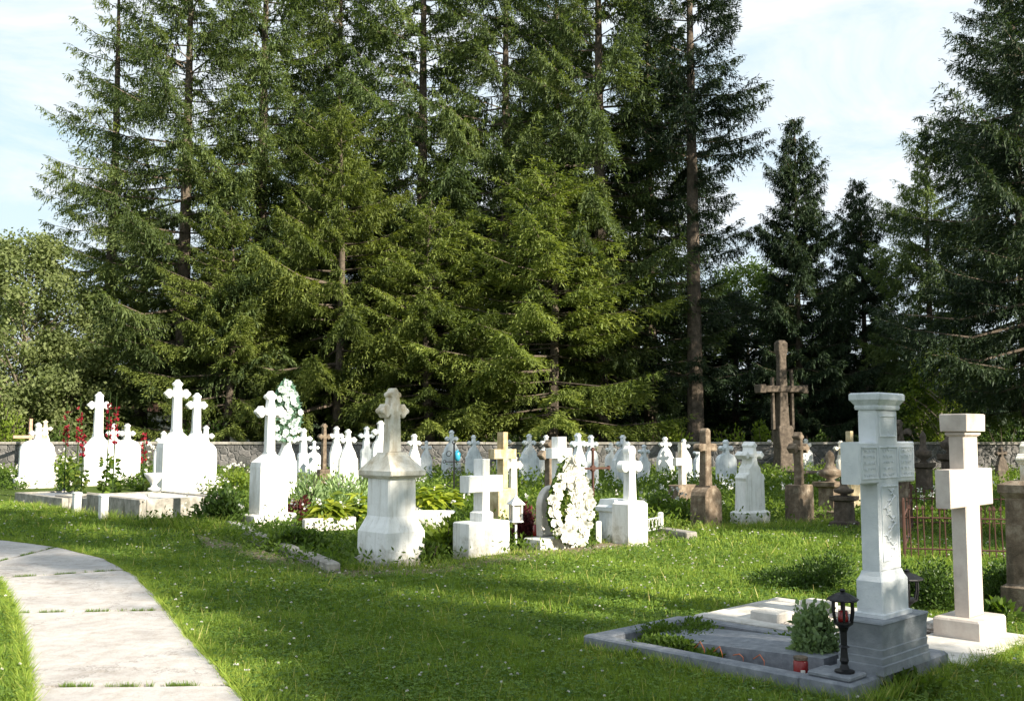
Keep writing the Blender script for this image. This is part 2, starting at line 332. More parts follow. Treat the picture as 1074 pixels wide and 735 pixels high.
mx0 = N(t, 'ShaderNodeMath', operation='MAXIMUM'); L(cf, mx0.inputs[0]); L(hz.outputs[0], mx0.inputs[1])
mb_ = N(t, 'ShaderNodeMixRGB'); mb_.inputs[0].default_value = .72; L(sky.outputs[0], mb_.inputs[1]); mb_.inputs[2].default_value = (5.2, 7.6, 8.9, 1)
mx = N(t, 'ShaderNodeMixRGB'); L(mx0.outputs[0], mx.inputs[0]); L(mb_.outputs[0], mx.inputs[1]); mx.inputs[2].default_value = (7.6, 8.1, 8.6, 1)
bg = N(t, 'ShaderNodeBackground', i_Strength=.052); L(mx.outputs[0], bg.inputs[0])
o = N(t, 'ShaderNodeOutputWorld'); L(bg.outputs[0], o.inputs[0])
sl = bpy.data.lights.new('sun', 'SUN'); sl.energy = 5.0; sl.angle = R(.5); sl.color = (1.0, .91, .76)
so = bpy.data.objects.new('sun', sl); C.objects.link(so)
sd = (SUN_AZ * math.cos(SUN_EL) + Vector((0, 0, math.sin(SUN_EL))))
so.rotation_euler = sd.to_track_quat('Z', 'Y').to_euler()
cam = bpy.data.cameras.new('camera'); co = bpy.data.objects.new('camera', cam); C.objects.link(co)
cam.sensor_width = 36; cam.lens = 36 * FPX / 1074; cam.clip_end = 2000; cam.clip_start = .1
co.location = (0, 0, CAMH); co.rotation_euler = (math.pi / 2 + PITCH, 0, 0); sc.camera = co
sc.view_settings.view_transform = 'Standard'; sc.view_settings.look = 'None'; sc.view_settings.gamma = 1; sc.view_settings.exposure = 1.35
sc.view_settings.use_curve_mapping = False
sc.cycles.max_bounces = 6; sc.cycles.transparent_max_bounces = 8; sc.cycles.sample_clamp_indirect = 6

# ---------------------------------------------------------------- regions on the ground
LB = [(-400, 500), (0, 512), (60, 532), (130, 548), (200, 560), (225, 566), (345, 602), (450, 600), (480, 590), (540, 583), (620, 579), (690, 567), (720, 558), (760, 553), (870, 548), (930, 552), (1000, 566), (1500, 590)]
PR = [(-500, 545), (-60, 562), (0, 567), (60, 575), (110, 587), (145, 607), (165, 630), (188, 658), (218, 692), (258, 737), (330, 840)]
PL = [(-500, 580), (-60, 592), (0, 612), (14, 640), (25, 680), (33, 737), (30, 850)]
def inpoly(x, y, poly):
    r = np.zeros(len(x), bool); n = len(poly)
    for i in range(n):
        x1, y1 = poly[i]; x2, y2 = poly[(i + 1) % n]
        c = ((y1 > y) != (y2 > y)) & (x < (x2 - x1) * (y - y1) / (y2 - y1 + 1e-12) + x1); r ^= c
    return r
path_poly = [tuple(gp(*p)[:2]) for p in PR] + [tuple(gp(*p)[:2]) for p in reversed(PL)]
lawn_line = [tuple(gp(*p)[:2]) for p in LB]
lawn_poly = [(-60, -10)] + lawn_line + [(60, -10)]
G1 = Vector((2.0, 6.08, 0))
def gl(u, v, z=0): q = G1 + U * u + V * v; return Vector((q.x, q.y, z))
grave1 = [tuple(gl(*q)[:2]) for q in ((-.02, -.02), (2.13, -.02), (2.13, 1.30), (-.02, 1.30))]
grave2 = [tuple(gl(*q)[:2]) for q in ((-.05, 1.34), (2.15, 1.34), (2.15, 2.66), (-.05, 2.66))]

# ground sheet
nx = 140; 
ys = np.concatenate([np.linspace(-40, 4, 12), np.linspace(5, 45, 90), np.linspace(48, 900, 20)]); xs = np.concatenate([np.linspace(-900, -46, 12), np.linspace(-40, 40, 100), np.linspace(46, 900, 12)])
X, Y = np.meshgrid(xs, ys)
Z = (.03 * np.sin(X * .9 + Y * .4) * np.sin(Y * .7 - X * .3)) * (Y < 60) * (Y > 12)
vs = np.stack([X, Y, Z - .012], -1).reshape(-1, 3); nX = len(xs)
fs = [(j * nX + i, j * nX + i + 1, (j + 1) * nX + i + 1, (j + 1) * nX + i) for j in range(len(ys) - 1) for i in range(nX - 1)]
mb = MB(); mb.add(vs.tolist(), fs); g = mb.build('ground', 'ground', smooth=True); tag(g, kind='structure')

# path: separate slabs with joints
def interp_edge(E, s):
    P = [gp(*p) for p in E]; d = [0]
    for i in range(1, len(P)): d.append(d[-1] + (P[i] - P[i - 1]).length)
    x = s * d[-1]
    for i in range(1, len(P)):
        if x <= d[i]:
            return P[i - 1].lerp(P[i], (x - d[i - 1]) / (d[i] - d[i - 1]))
    return P[-1]
mb = MB()
def s_of(E, py):
    P = [gp(*p) for p in E]; d = [0]
    for i in range(1, len(P)): d.append(d[-1] + (P[i] - P[i - 1]).length)
    for i in range(1, len(E)):
        if py <= E[i][1]: return (d[i - 1] + (d[i] - d[i - 1]) * (py - E[i - 1][1]) / (E[i][1] - E[i - 1][1])) / d[-1]
    return 1.0
cuts = [(0, 0), (s_of(PL, 583), s_of(PR, 556)), (s_of(PL, 600), s_of(PR, 575)), (s_of(PL, 609), s_of(PR, 600)), (s_of(PL, 646), s_of(PR, 643)), (s_of(PL, 726), s_of(PR, 723)), (1, 1)]
for a, b in zip(cuts[:-1], cuts[1:]):
    n = 10; g_ = .0018; rr = []
    for i in range(n + 1):
        sl_ = a[0] + g_ + (b[0] - a[0] - 2 * g_) * i / n; sr_ = a[1] + g_ + (b[1] - a[1] - 2 * g_) * i / n
        l, r = interp_edge(PL, sl_), interp_edge(PR, sr_)
        dl = (r - l).normalized(); e1, e2 = random.uniform(-.025, .025), random.uniform(-.025, .025)
        l2, r2 = l + dl * e1, r + dl * e2
        ring = [(l2.x, l2.y, -.1), (l2.x, l2.y, .012)]
        for q in np.linspace(.02, .98, 8): m_ = l2.lerp(r2, q); ring.append((m_.x, m_.y, .024 + random.uniform(-.002, .002)))
        ring += [(r2.x, r2.y, .012), (r2.x, r2.y, -.1)]
        rr.append(ring)
    mb.rings(rr)
p = mb.build('path', 'path', smooth=False); tag(p, kind='structure')
# bare strips of soil
def strip(name, pts, mat, z=.02, jit=.05):
    n = len(pts) // 2
    m_ = MB(); P = []
    for i in range(n):
        for q in range(2): P.append(pts[i * 2 + q])
    vs = []; fs = []; nn = 12; sub = []
    for i in range(n - 1):
        for k in range(nn):
            a = gp(*P[2 * i]).lerp(gp(*P[2 * i + 2]), k / nn); b = gp(*P[2 * i + 1]).lerp(gp(*P[2 * i + 3]), k / nn); sub.append((a, b))
    sub.append((gp(*P[-2]), gp(*P[-1])))
    for a, b in sub:
        d = (b - a).normalized()
        a = a + d * random.uniform(-jit, jit); b = b + d * random.uniform(-jit, jit)
        for q in (0, .15, .5, .85, 1): m2 = a.lerp(b, q); vs.append((m2.x, m2.y, (.0 if q in (0, 1) else z + .008) + random.uniform(-.003, .003)))
    for i in range(len(sub) - 1):
        for q in range(4): fs.append((i * 5 + q, i * 5 + q + 1, (i + 1) * 5 + q + 1, (i + 1) * 5 + q))
    m_.add(vs, fs); o = m_.build(name, mat, smooth=True); return tag(o, kind='structure')
strip('dirt_path', [(205, 563, 212, 572), ] and [(205, 561), (212, 572), (250, 571), (245, 580), (300, 584), (290, 594), (350, 599), (345, 606)], 'soil')
strip('dirt_strip', [(345, 596), (345, 606), (450, 594), (450, 603), (540, 577), (540, 590), (620, 570), (622, 580), (690, 560), (692, 568), (722, 552), (722, 559)], 'soil')

# ---------------------------------------------------------------- grass
def lawn_points(g, n, y0, y1, power=1.0):
    # uniform in the view wedge between depths
    Yv = np.sqrt(g.uniform(y0 ** 2, y1 ** 2, n)); Xv = g.uniform(-.62, .62, n) * Yv
    return Xv, Yv
def patch(x, y, s=1.0):
    return .5 + .5 * (np.sin(x * 1.7 * s + 1.3 * np.sin(y * 1.1 * s)) * np.sin(y * 1.9 * s + 1.7 * np.sin(x * .8 * s)) * .6 + .4 * np.sin(x * 4.1 * s + y * 3.3 * s))
P_, V_ = [], []
g = np.random.default_rng(3)
def band(n, y0, y1, h, wd):
    x, y = lawn_points(g, n, y0, y1)
    k = inpoly(x, y, lawn_poly) & ~inpoly(x, y, path_poly) & ~inpoly(x, y, grave1) & ~inpoly(x, y, grave2)
    x, y = x[k], y[k]; n = len(x); pt = patch(x, y)
    hh = h * g.uniform(.45, 1.25, n) * (.75 + .5 * pt)
    tall = g.random(n) < .006; hh[tall] *= 1.8
    cl_ = np.sin(x * 5.3 + 2 * np.sin(y * 3.1)) * np.sin(y * 4.7 + 2 * np.sin(x * 2.9)); hh *= 1 + .45 * np.clip(cl_ - .35, 0, 1) * 2
    a = g.uniform(0, 2 * np.pi, n); lean = g.uniform(.1, .9, n) * hh
    b = np.stack([x, y, np.full(n, -.01)], 1); tip = b + np.stack([np.cos(a) * lean, np.sin(a) * lean, hh], 1)
    a2 = g.uniform(0, 2 * np.pi, n); s = np.stack([np.cos(a2), np.sin(a2), np.zeros(n)], 1) * (wd * g.uniform(.6, 1.3, n))[:, None] / 2
    P_.append(np.stack([b - s, b + s, tip + s * .25, tip - s * .25], 1))
    v = .40 * g.random(n) + .32 * pt + .06 + .16 * np.clip(-cl_, 0, 1); v[tall] = .97; v[g.random(n) < .015] = 1.0
    V_.append(v)
band(190000, 5.0, 9.0, .055, .006)
band(130000, 9.0, 14.0, .06, .010)
band(110000, 14.0, 24.0, .065, .018)
# fringe along the path edges
for E, sg in ((PR, 1), (PL, -1)):
    n = 9000; q = g.uniform(.25, 1, n)
    pts = np.array([interp_edge(E, a)[:] for a in np.linspace(0, 1, 400)])
    idx = (q * 399).astype(int); b = pts[idx] + np.stack([g.normal(0, .02, n) + sg * .02, g.normal(0, .02, n), np.zeros(n)], 1)
    hh = g.uniform(.03, .09, n); a = g.uniform(0, 6.28, n)
    tip = b + np.stack([np.cos(a) * hh * .9, np.sin(a) * hh * .9, hh], 1); a2 = g.uniform(0, 6.28, n)
    s = np.stack([np.cos(a2), np.sin(a2), 0 * a2], 1) * .003
    P_.append(np.stack([b - s, b + s, tip + s * .2, tip - s * .2], 1)); V_.append(.3 + .6 * g.random(n))
# longer unmown grass against kerbs and stone bases
def fringe(a, b, n, h0, h1, sp=.03, wd=.003):
    a = np.array(a[:]); b = np.array(b[:]); q = g.random(n)[:, None]; p0 = a + (b - a) * q + g.normal(0, sp, (n, 3)) * [1, 1, 0]; p0[:, 2] = -.01
    hh = g.uniform(h0, h1, n) * (.6 + .6 * patch(p0[:, 0] * 4, p0[:, 1] * 4)); an = g.uniform(0, 6.28, n)
    tip = p0 + np.stack([np.cos(an) * hh * .6, np.sin(an) * hh * .6, hh], 1); a2 = g.uniform(0, 6.28, n); s = np.stack([np.cos(a2), np.sin(a2), 0 * a2], 1) * wd
    P_.append(np.stack([p0 - s, p0 + s, tip + s * .2, tip - s * .2], 1)); v = .2 + .6 * g.random(n); v[g.random(n) < .08] = 1; V_.append(v)
fringe(gl(-.05, -.05), gl(2.18, -.05), 2600, .04, .13); fringe(gl(2.18, -.05), gl(2.18, 1.3), 1600, .04, .13); fringe(gl(-.10, -.05), gl(-.10, 1.3), 1900, .04, .15); fringe(gl(2.2, 1.36), gl(2.2, 2.66), 1200, .04, .10); fringe(gl(-.16, 1.4), gl(-.16, 2.7), 1500, .04, .13)
fringe(gp(12, 531), gp(60, 536), 900, .06, .20, .05, .006); fringe(gp(60, 538), gp(143, 549), 1300, .06, .22, .06, .006); fringe(gp(143, 550), gp(235, 560), 1900, .08, .28, .12, .006)
fringe(gp(355, 600), gp(455, 598), 900, .04, .16, .10, .005); fringe(gp(455, 597), gp(545, 583), 800, .04, .14, .08, .005); fringe(gp(545, 582), gp(725, 560), 1300, .04, .13, .08, .005); fringe(gp(725, 557), gp(870, 550), 1500, .06, .18, .12, .006)
# grass in path joints
for c_ in cuts[1:-1]:
    n = 1500; l, r = interp_edge(PL, c_[0]), interp_edge(PR, c_[1]); q = g.random(n); q = q[(np.sin(q * 23 + c_[0] * 40) + .8 * np.sin(q * 61 + 3) + .5 * g.random(len(q)) > .25)]; n = len(q)
    b = np.array(l)[None] + q[:, None] * (np.array(r) - np.array(l))[None] + g.normal(0, .006, (n, 3)) * [1, 1, 0]
    hh = g.uniform(.028, .050, n); a = g.uniform(0, 6.28, n)
    tip = b + np.stack([np.cos(a) * hh * .7, np.sin(a) * hh * .7, hh], 1); s = np.stack([np.cos(a + 1.5), np.sin(a + 1.5), 0 * a], 1) * .003
    P_.append(np.stack([b - s, b + s, tip + s * .2, tip - s * .2], 1)); V_.append(.05 + .4 * g.random(n))
o = quads('grass', np.concatenate(P_), np.concatenate(V_), 'grass'); tag(o, 'short sunlit and shaded lawn grass in front of the graves', 'grass', kind='stuff')
# clover leaves
P_, V_ = [], []
for n, y0, y1, sz in ((52000, 5, 9, .017), (36000, 9, 15, .026), (16000, 15, 24, .04)):
    x, y = lawn_points(g, n, y0, y1); pt = patch(x + 3, y - 2, .8)
    k = inpoly(x, y, lawn_poly) & ~inpoly(x, y, path_poly) & ~inpoly(x, y, grave1) & ~inpoly(x, y, grave2) & (g.random(n) < (.25 + pt))
    x, y = x[k], y[k]; n = len(x); a0 = g.uniform(0, 6.28, n); z = g.uniform(.02, .065, n)
    nh = unit(np.stack([g.normal(0, .3, n), g.normal(0, .3, n), np.ones(n)], 1)); vv = g.random(n)
    for k3 in range(3):
        a = a0 + k3 * 2.09; d = unit(np.stack([np.cos(a), np.sin(a), g.normal(.1, .25, n)], 1))
        P_.append(diamonds(np.stack([x, y, z], 1), d, np.full(n, sz), np.full(n, sz * .95), nh, .6)); V_.append(vv)
o = quads('clover', np.concatenate(P_), np.concatenate(V_), 'clover'); tag(o, 'patches of low clover leaves spread through the lawn', 'clover', kind='stuff')
P_, V_ = [], []
for n, y0, y1, sz in ((520, 5, 9, .016), (900, 9, 15, .019), (1300, 15, 24, .026)):
    x, y = lawn_points(g, n, y0, y1); pt = patch(x + 3, y - 2, .8)
    k = inpoly(x, y, lawn_poly) & ~inpoly(x, y, path_poly) & ~inpoly(x, y, grave1) & ~inpoly(x, y, grave2) & (g.random(n) < (.1 + pt))
    x, y = x[k], y[k]; n = len(x); z = g.uniform(.06, .10, n); c = np.stack([x, y, z], 1); vv = g.random(n)
    for k3 in range(9):
        d = rdir(g, n); d[:, 2] = np.abs(d[:, 2]) * .8 + .1; d = unit(d)
        P_.append(diamonds(c, d, np.full(n, sz * .75), np.full(n, sz * .7), rdir(g, n), .7)); V_.append(vv * .6)
o = quads('clover_flowers', np.concatenate(P_), np.concatenate(V_), 'petal'); tag(o, 'small white clover blossoms dotting the lawn', 'clover flowers', kind='stuff')

# ---------------------------------------------------------------- leaf clump helpers
def leafmass(g, n, c, rad, leaf, asp=.5, up=.35, shell=.5, lump=5):
    """leaves through a lumpy dome: c centre at base, rad (rx,ry,h)"""
    cs = g.normal(size=(lump * 4, 3)); cs = unit(cs) * g.uniform(.35, .8, (lump * 4, 1)); cs[:, 2] = np.abs(cs[:, 2])
    i = g.integers(0, len(cs), n); p = cs[i] + unit(g.normal(size=(n, 3))) * (g.random((n, 1)) ** shell) * .38
    out = unit(p - cs[i] * .3); p = p * np.array(rad)[None] ; p[:, 2] = np.maximum(p[:, 2], .01); p += np.array(c)[None]
    d = unit(out * .7 + rdir(g, n) * .8 + np.array([0, 0, up])); ln = leaf * g.uniform(.6, 1.3, n)
    return diamonds(p, d, ln, ln * asp, unit(rdir(g, n) * .8 + out), .5), (.35 * g.random(n) + .3 * (i % 7) / 7 + .3 * g.random(n))
def plant(name, label, cat, px, py, wpx, hpx, leaf, mat, n, seed, asp=.5, group=None, up=.35, flowers=None, depth=1.0, yoff=0, part='foliage'):
    p = gp(px, py) if py > 456 else gd(px, py); k = p.y / FPX
    t_ = thing(name, label, cat, p, 0, group); gg = np.random.default_rng(seed)
    rx = wpx * k / 2; h = hpx * k
    P, v = leafmass(gg, n, (0, 0, 0), (rx, rx * depth, h), leaf, asp, up)
    quads(part, P, v, mat, t_)
    m_ = MB()
    for i in range(7):
        a = i * 2.4; m_.tube([(0, 0, -.05), (math.cos(a) * rx * .3, math.sin(a) * rx * .3 * depth, h * .45), (math.cos(a) * rx * .5, math.sin(a) * rx * .5 * depth, h * .8)], [.012, .008, .004], 4)
    m_.build('stem', 'bark', t_)
    if flowers:
        fm, fn, fs = flowers; c = gg.normal(size=(fn, 3)); c = unit(c) * .95; c[:, 2] = np.abs(c[:, 2]); c *= np.array((rx, rx * depth, h))
        P = []; V0 = []
        for q in range(7):
            d = unit(rdir(gg, fn) + np.array([0, -.3, .3])); P.append(diamonds(c, d, np.full(fn, fs), np.full(fn, fs * .8), rdir(gg, fn), .6)); V0.append(gg.random(fn))
        quads('blossoms', np.concatenate(P), np.concatenate(V0), fm, t_)
    return t_

# weeds/undergrowth among the graves
def weeds():
    g = np.random.default_rng(21); P, Vv = [], []
    for n, y0, y1, leaf, hh in ((3000, 11, 17, .06, .22), (5600, 17, 25, .075, .33), (6800, 25, 37.5, .10, .52)):
        x, y = lawn_points(g, n, y0, y1); k = ~inpoly(x, y, lawn_poly) & ~inpoly(x, y, leftpoly)
        k &= ~(inpoly(x, y, hostapoly) & (g.random(n) < .8))
        for sx_, sy_ in STN: k &= ((x - sx_) ** 2 + (y - sy_ + .25) ** 2 > .42 ** 2)
        x, y = x[k], y[k]; n = len(x)
        px = CXP + FPX * x / y
        pt = patch(x, y, .6); m = 18
        h = hh * (.35 + .9 * pt) * g.uniform(.5, 1.2, n); h = np.where(px > 930, h * .8, h)
        cx = np.repeat(x, m); cy = np.repeat(y, m); ch = np.repeat(h, m); q = g.random(n * m)
        r = .14 + .25 * ch
        b = np.stack([cx + g.normal(0, 1, n * m) * r * .8, cy + g.normal(0, 1, n * m) * r * .8, ch * q], 1)
        d = unit(rdir(g, n * m) + np.array([0, 0, .6])); ln = leaf * g.uniform(.6, 1.5, n * m)
        P.append(diamonds(b, d, ln, ln * .45, rdir(g, n * m))); Vv.append(np.repeat(.55 * pt, m) + .45 * g.random(n * m))
    o = quads('undergrowth', np.concatenate(P), np.concatenate(Vv), 'weed'); tag(o, 'uneven green weeds and long grass between the gravestones', 'undergrowth', kind='stuff')
    P, Vv = [], []
    n = 900; x, y = lawn_points(g, n, 15, 36); k = ~inpoly(x, y, lawn_poly) & (patch(x, y, .9) > .55); x, y = x[k], y[k]; n = len(x)
    c = np.stack([x, y, g.uniform(.25, .55, n)], 1)
    for q in range(6):
        P.append(diamonds(c + g.normal(0, .02, (n, 3)), rdir(g, n), np.full(n, .05), np.full(n, .045), rdir(g, n))); Vv.append(g.random(n))
    o = quads('wildflowers', np.concatenate(P), np.concatenate(Vv), 'petal'); tag(o, 'white wildflowers scattered over the weeds between the graves', 'wildflowers', kind='stuff')
# ---------------------------------------------------------------- gravestones
def arc(cx, cz, r, a0, a1, dr=0, tre=False, n=14):
    o = []
    for i in range(n + 1):
        a = a0 + (a1 - a0) * i / n; rr = r * (.87 + .15 * math.cos(4 * (a - dr))) if tre else r
        o.append((cx + rr * math.cos(a), cz + rr * math.sin(a)))
    return o
def cross_half(ws0, ws, z0, T, az, A, aw, r=0, tre=False, n=14):
    h = [(ws0, z0), (ws, az - aw)]
    if r <= 0:
        return h + [(A, az - aw), (A, az + aw), (ws, az + aw), (ws, T), (0, T)]
    t0 = math.asin(min(.95, aw / r))
    h += arc(A - r, az, r, -(math.pi - t0), math.pi - t0, 0, tre, n)
    h += [(ws, az + aw)]
    f0 = -math.acos(min(.95, ws / r))
    q = arc(0, T - r, r, f0, math.pi / 2, math.pi / 2, tre, n // 2 + 2)
    q[-1] = (0, T)
    return h + [(max(x, .002), z) if i < len(q) - 1 else (0, z) for i, (x, z) in enumerate(q)]
def fac(p, rot):
    c = Vector((-p.x, -p.y, 0)).normalized()
    f = Vector((math.sin(rot), -math.cos(rot), 0)); l = Vector((-math.cos(rot), -math.sin(rot), 0))
    return max(.35, abs(f.dot(c))), abs(l.dot(c))
STN = []
def begin(px, by, name, label, cat, rot, group):
    p = gp(px, by); t_ = thing(name, label, cat, p, rot, group); k = p.y / FPX
    cf, cl = fac(p, rot); STN.append((p.x, p.y))
    def W(wpx, D): return max((wpx * k - D * cl) / cf, .45 * wpx * k)
    def Zp(py): return zat(p.y, px, py)
    return p, t_, k, W, Zp
WG = 'white gravestones with small crosses on top'
def slab(px, by, ty, wpx, label, mat='white', D=.16, rot=R(30), var=0, group=WG, name='gravestone', base=True, cat='gravestone'):
    p, t_, k, W, Zp = begin(px, by, name, label, cat, rot, group)
    H = Zp(ty); w = W(wpx, D + .08) / 2
    s = MB(); bw = w * .80; cf_ = fac(p, rot)[0]; r = .042 * H / cf_ ** .4
    nk = .036 * H; A = .125 * H / cf_ ** .8 * (1.1 if var == 2 else 1); az = H * .835; aw = .026 * H
    t_.rotation_euler = (random.uniform(-.02, .02), random.uniform(-.022, .022), rot + random.uniform(-.12, .12))
    bz = .16 * H
    if var == 0:   # sloped stepped shoulders
        half = [(bw, bz - .02), (bw * .93, H * .55), (bw * .78, H * .58), (bw * .70, H * .64), (bw * .38, H * .735), (nk * 1.4, H * .755)]
    elif var == 1: # rounded shoulders
        half = [(bw, bz - .02), (bw, H * .55)] + [(bw * (.35 + .65 * math.cos(a)), H * .57 + H * .15 * math.sin(a)) for a in (.3, .6, .9, 1.2)] + [(nk * 1.5, H * .735)]
    else:          # scrolled stepped shoulders
        half = [(bw, bz - .02), (bw * .9, H * .52), (bw * .98, H * .56), (bw * .85, H * .60), (bw * .6, H * .62), (bw * .55, H * .68), (nk * 1.5, H * .73)]
    half += cross_half(nk, nk, az - aw - .01, H, az, A, aw, r, True, 10)[1:] if True else []
    s.extrude(half, -D / 2, D / 2, .012)
    s.build('headstone', mat, t_)
    b = MB(); b.loft([(-.15, w, D / 2 + .05), (bz - .03, w, D / 2 + .05), (bz, w - .03, D / 2 + .02)], .01)
    b.build('base', mat, t_)
    return t_
def ped(px, by, ty, bw, bty, aw_, ay, sw, label, mat='white', D=.34, rot=ROT, lobe=0, base=None, cornice=0, capz=None, group=None, cat='gravestone', name='pedestal_gravestone', cmat=None, tre=True, taper=.85, crossD=.13, basemat=None):
    """block with a cross on top; base=(width_px, top_y)"""
    p, t_, k, W, Zp = begin(px, by, name, label, cat, rot, group)
    w = W(bw, D) / 2; zt = Zp(bty); z0 = 0
    if base:
        b = MB(); z0 = Zp(base[1]); wb = W(base[0], D + .12) / 2
        b.loft([(-.15, wb, D / 2 + .06), (z0 - .02, wb, D / 2 + .06), (z0, wb - .02, D / 2 + .04)], .012); b.build('base', basemat or mat, t_)
    m_ = MB(); d = D / 2; pr = [(z0 - .1 if not base else z0 + .001, w, d)]
    if cornice:
        ov = cornice
        pr += [(zt - .06, w * .97, d * .97), (zt - .05, w + ov * .5, d + ov * .5), (zt - .03, w + ov, d + ov), (zt, w + ov, d + ov)]
    else: pr += [(z0 + (zt - z0) * .9, w * .98, d * .98), (zt - .01, w * .93, d * .93), (zt, w * .90, d * .90)]
    zc = zt
    if capz: zc = Zp(capz); pr += [(zt + (zc - zt) * .8, W(sw, crossD) * .62, crossD * .75), (zc, W(sw, crossD) * .6, crossD * .7)]
    m_.loft(pr, .012); m_.build('pedestal', mat, t_)
    s = MB(); T = Zp(ty); az = Zp(ay); ws = W(sw, crossD) / 2; A = W(aw_, crossD) / 2; r = lobe * k if lobe else 0
    ah = ws * 1.0 if r == 0 else min(ws * .95, r * .75)
    half = cross_half(ws / taper, ws, zc + .001, T, az, A, ah, r, tre)
    s.extrude(half, -crossD / 2, crossD / 2, .012); s.build('cross', cmat or mat, t_)
    return t_

# --- left cluster
p_ = ped(101, 509, 411, 34, 470, 24, 425, 9, 'tall white gravestone with slim cross, standing in front of the red hollyhocks', lobe=4.2, base=(40, 500), rot=ROT, D=.4, capz=455)
slab(37, 511, 443, 42, 'short white gravestone with a budded cross, at the far left end of the front row', D=.35, var=1)
slab(118, 506, 444, 30, 'white gravestone half hidden right behind the slim cross near the red hollyhocks', var=1, D=.2)
slab(132, 508, 444, 34, 'white round-shouldered gravestone just left of the two tall crosses', var=1, D=.25)
ped(183, 524, 398, 40, 464, 28, 413, 10, 'tallest white cross of the left cluster, on a broad block beside the stone urn', lobe=5.0, base=(46, 514), D=.42, capz=450)
ped(204, 517, 412, 26, 462, 23, 425, 9, 'white cross slightly shorter, tucked right behind the tallest white cross', lobe=4.2, D=.3, capz=452)
slab(214, 514, 446, 30, 'low white gravestone whose trefoil top peeps out right of the twin tall crosses', var=1, D=.2)
slab(170, 512, 452, 24, 'low white gravestone whose trefoil peeps out left of the tallest cross', var=1, D=.2)
ped(281, 551, 410, 40, 484, 34, 432, 11, 'white cross on a high block standing in front of the silver wreath', lobe=6.2, base=(58, 538), D=.40, capz=474)
t9 = slab(299, 528, 448, 30, 'white gravestone behind the wreath, right next to the white cross on its high block', var=0, D=.2)
# teal silver wreath standing on it
def wreath(name, label, loc, rot, w, h, nfl, fs, matp, matf, thick=.07, fill=False, lean=0):
    t_ = thing(name, label, 'wreath', loc, rot); m_ = MB(); pts = []
    def tear(a, s=1.0):
        x = math.sin(a) * w / 2 * s * (1 - .28 * math.cos(a)); z = h / 2 + s * h / 2 * math.cos(a)
        return x * (1 if abs(a) else 1), z
    for i in range(25):
        x, z = tear(i / 24 * 2 * math.pi); pts.append((x, 0, z))
    m_.tube(pts, .03, 6); fr = m_.build('frame', matf, t_)
    gg = np.random.default_rng(5); n = nfl * 26
    a = gg.uniform(0, 6.28, n); s = gg.uniform(.25 if fill else .62, 1.05, n) 
    x = np.sin(a) * w / 2 * s * (1 - .28 * np.cos(a)); z = h / 2 + s * h / 2 * np.cos(a)
    b = np.stack([x, gg.normal(-.01, .02, n), z], 1); d = unit(rdir(gg, n) * [1, .5, 1] + np.array([0, -.3, 0])); q = np.full(n, fs * 1.0)
    quads('greenery', diamonds(b, d, q, q * .4, rdir(gg, n)), gg.random(n), matf if matf in ('palegreen',) else 'weed', t_)
    # one blossom mesh shared by every flower
    P = []; 
    for ring, (cnt, ln, up) in enumerate(((7, fs, .35), (6, fs * .75, .8), (4, fs * .45, 1.6))):
        for i in range(cnt):
            aa = i * 6.283 / cnt + ring * .4; d = unit(np.array([[math.cos(aa), -up, math.sin(aa)]])); 
            P.append(diamonds(np.array([[0, 0, 0.]]), d, np.array([ln]), np.array([ln * .85]), np.array([[0., 1, 0.1]]), .62))
    f0 = None
    for i in range(nfl):
        fr_ = .42
        if i < nfl * fr_: aa = i / (nfl * fr_) * 6.283; ss = .97 if i % 2 else .80
        else: aa = random.uniform(0, 6.28); ss = math.sqrt(random.random()) * .72
        if not fill and ss < .62: ss = .75
        if fill and i >= nfl * fr_ and math.sin(aa) < -.55: aa = -aa
        x, z = tear(aa, ss)
        x *= 1.0 if z < h * .5 else 1.0 - .30 * (z / h - .5) * 2
        if f0 is None: f0 = quads('blossom', np.concatenate(P), np.random.default_rng(1).random(17), matp, t_); f = f0
        else: f = f0.copy(); C.objects.link(f)
        f.location = (x + random.uniform(-.01, .01), -.045 - random.uniform(0, .03), z); f.rotation_euler = (random.uniform(-.4, .4), random.uniform(0, 3), random.uniform(-.5, .5)); f.scale = [random.uniform(.8, 1.15)] * 3
    return t_
p9 = gp(299, 528); k9 = p9.y / FPX
wreath('grave_wreath', 'silver green wreath propped on the white gravestone behind the high white cross', (p9.x + .02, p9.y - .2, zat(p9.y, 299, 462)), R(30), 30 * k9, 62 * k9, 46, .085, 'silver', 'palegreen', fill=True)

# --- behind, centre-left
slab(317, 517, 449, 17, 'slim blue-white budded gravestone by the wall, left of a leaning brown cross', 'whiteshade', D=.14, var=2)
ped(339, 514, 444, 15, 492, 15, 458, 6, 'small brown stone cross by the wall between slim white stones', 'brown', lobe=3, D=.2, group=None)
slab(352, 509, 447, 20, 'narrow white gravestone partly covered by the plain stepped one to its right', var=0)
slab(365, 520, 450, 28, 'white stepped gravestone in full view above the pale garden plants', var=0)
slab(383, 508, 447, 17, 'grey-white budded gravestone just behind the tan-topped pedestal, on its left', 'whiteshade', var=2)
slab(398, 515, 441, 24, 'white gravestone with leaning cross right at the shoulder of the tan-topped pedestal', var=1)
slab(434, 514, 455, 20, 'white gravestone seen just right of the tan-topped pedestal', 'white', var=0)
slab(473, 506, 451, 27, 'blue-white gravestone behind the black wrought-iron cross', 'whiteshade', var=0, D=.14)
slab(497, 508, 456, 24, 'blue-white gravestone above the arm of the low white square cross', 'whiteshade', var=0, D=.14)
slab(555, 511, 455, 28, 'blue-white gravestone by the wall between the tan cross and the arched stone', 'whiteshade', var=0, D=.14)
slab(573, 506, 456, 20, 'white gravestone whose cap shows above the brown budded cross', var=1, D=.14)
